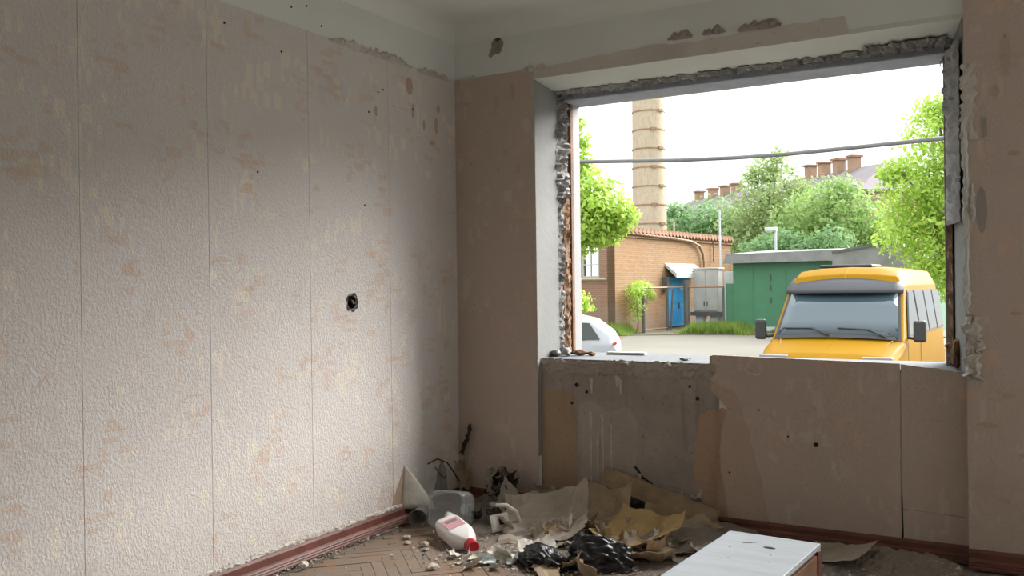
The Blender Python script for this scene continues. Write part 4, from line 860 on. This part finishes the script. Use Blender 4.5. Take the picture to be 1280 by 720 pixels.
ax = Vector((-.16, .95, -.22)).normalized(); xx = ax.cross(Vector((0, 0, 1))).normalized(); yy = ax.cross(xx)
jug.rotation_euler = Matrix((xx, yy, ax)).transposed().to_euler(); jug.location = (-2.615, 3.80, .118); jug.scale = (.98,) * 3
# ---- white bottle with red cap
bt = empty('white_bottle', (-2.56, 3.76, .05), label='white plastic bottle with red cap lying on the floor before the jug', category='bottle')
jug_body([(.030, .020, .018, .0), (.046, .030, .02, .006), (.050, .034, .02, .03), (.050, .034, .02, .15), (.044, .032, .024, .185), (.024, .024, .02, .215), (.018, .018, .016, .222), (.018, .018, .016, .24)]).build('bottle_body', M['white_hdpe'], bt, smooth=True)
MB().lathe([(.0235, .226), (.0235, .262), (.021, .265), (.0, .265)], 18).build('cap', M['red_cap'], bt)
MB().box(-.034, .034, -.0358, -.034, .045, .13).build('label', M['pink'], bt)
MB().box(-.022, .022, -.0368, -.0355, .06, .08).build('label_band', M['greyplastic'], bt)
MB().tube([(-.02, -.0, -.01), (-.03, -.01, -.028), (-.02, -.02, -.03)], [.016, .02, .014], 10).build('base_knob', M['white_hdpe'], bt, smooth=True)
ax = Vector((.24, -.155, -.03)).normalized(); yy = -(Vector((0, 0, 1)) - ax * ax.z).normalized(); xx = yy.cross(ax)
rx = Matrix((xx, yy, ax)).transposed() @ Matrix.Rotation(.25, 3, 'Z'); bt.rotation_euler = rx.to_euler(); bt.location = (-2.57, 3.745, .066); bt.scale = (1.28,) * 3
# ---- grey cup on its side
cp = MB().lathe([(.036, .0), (.046, .10), (.048, .10), (.050, .105), (.044, .105), (.034, .006), (.0, .006)], 20, c1=False).build('plastic_cup', M['greyplastic'], smooth=True, label='grey plastic cup lying under the peeled wallpaper', category='cup')
ax = Vector((.35, -.85, -.08)).normalized(); xx = ax.cross(Vector((0, 0, 1))).normalized(); yy = ax.cross(xx); cp.rotation_euler = Matrix((xx, yy, ax)).transposed().to_euler(); cp.location = (-2.845, 3.93, .052)
# ---- broken white plastic bracket with a bent strap
br_ = empty('plastic_bracket', (-2.35, 3.92, .015), 1.15, label='broken white plastic bracket with bent strap behind the red cap', category='bracket')
MB().box(-.05, .05, -.012, .012, 0, .085, Matrix.Rotation(-.35, 4, 'X')).build('bracket_plate', M['pplight'], br_, bevel=.004)
MB().box(-.012, .012, -.016, -.010, .03, .06, Matrix.Rotation(-.35, 4, 'X')).build('slot', M['hole'], br_)
MB().tube([(-.02, .02, .13), (.03, .0, .125), (.075, -.02, .09), (.09, -.03, .04), (.085, -.035, .005)], [.008, .01, .01, .009, .008], 8).build('strap', M['pplight'], br_, smooth=True)
# ---- black bags
def bag(loc, sz, rz, seed, label):
    bm = bmesh.new(); bmesh.ops.create_icosphere(bm, subdivisions=5, radius=1); vs = []
    for v in bm.verts:
        c = v.co; q = c * 1.4 + Vector((seed, 0, 0))
        d = 1 + .35 * noise.noise(q) + .42 * abs(noise.noise(Vector((q.x * 1.2, q.y * 3.2, q.z * 2.4)))) + .07 * abs(noise.noise(q * 5.5)) - .15
        vs.append(Vector((c.x * sz[0] * d, c.y * sz[1] * d, max(-.15, c.z) * sz[2] * d)))
    zm = min(v.z for v in vs); mb = MB().add([v - Vector((0, 0, zm)) for v in vs], [[l.index for l in f.verts] for f in bm.faces]); bm.free()
    o = mb.build('plastic_bag', M['blackbag'], None, smooth=True, label=label, category='bag'); o.location = loc; o.rotation_euler = (0, 0, rz); return o
bag((-1.93, 3.56, 0), (.13, .085, .07), -.3, 4.2, 'smaller crumpled black plastic bag nearer the white bottle')
bag((-1.70, 3.66, 0), (.16, .10, .115), .35, 9.1, 'larger crumpled black plastic bag nearer the white topped cabinet')

# ---- overturned cabinet with white top
cx = empty('bedside_cabinet', (-.858, 3.0, 0), -.065, label='small brown cabinet with scuffed white top at the picture bottom', category='cabinet')
MB().box(-.165, .165, -.32, .305, .312, .33).build('top_panel', M['laminate'], cx, bevel=.002)
MB().box(-.158, .158, -.312, .297, 0, .312).build('carcass', M['brownveneer'], cx)
MB().box(.158, .166, -.30, -.02, .02, .30).build('door', M['brownveneer'], cx, bevel=.002)
MB().box(.158, .166, -.012, .255, .02, .30).build('door', M['brownveneer'], cx, bevel=.002)
MB().box(.158, .170, .258, .297, 0, .312).build('corner_post', M['baseboard'], cx, bevel=.002)
MB().plate(rag([(.022 * math.cos(t), .011 * math.sin(t)) for t in [k * .7 for k in range(9)]], .02, .002), (.03, .16, .3301), (1, 0, 0), (0, 1, 0), (0, 0, 1), .0006).build('chip_mark', M['hole'], cx)
MB().plate([(-.07, .17), (-.045, .185), (-.03, .205), (-.012, .215), (-.012, .217), (-.034, .209), (-.05, .19), (-.07, .173)], (.0, -.0, .3301), (1, 0, 0), (0, 1, 0), (0, 0, 1), .0005).build('crack_mark', M['hole'], cx)
for k, (x, y) in enumerate([(-.05, -.02), (.06, .08), (-.09, .1), (.02, .24), (.08, .0)]):
    MB().plate(rag([(.004 * math.cos(t), .003 * math.sin(t)) for t in [q * 1.05 for q in range(6)]], .01, .0005), (x, y, .3301), (1, 0, 0), (0, 1, 0), (0, 0, 1), .0006).build('chip_mark', M['greyplastic'], cx)
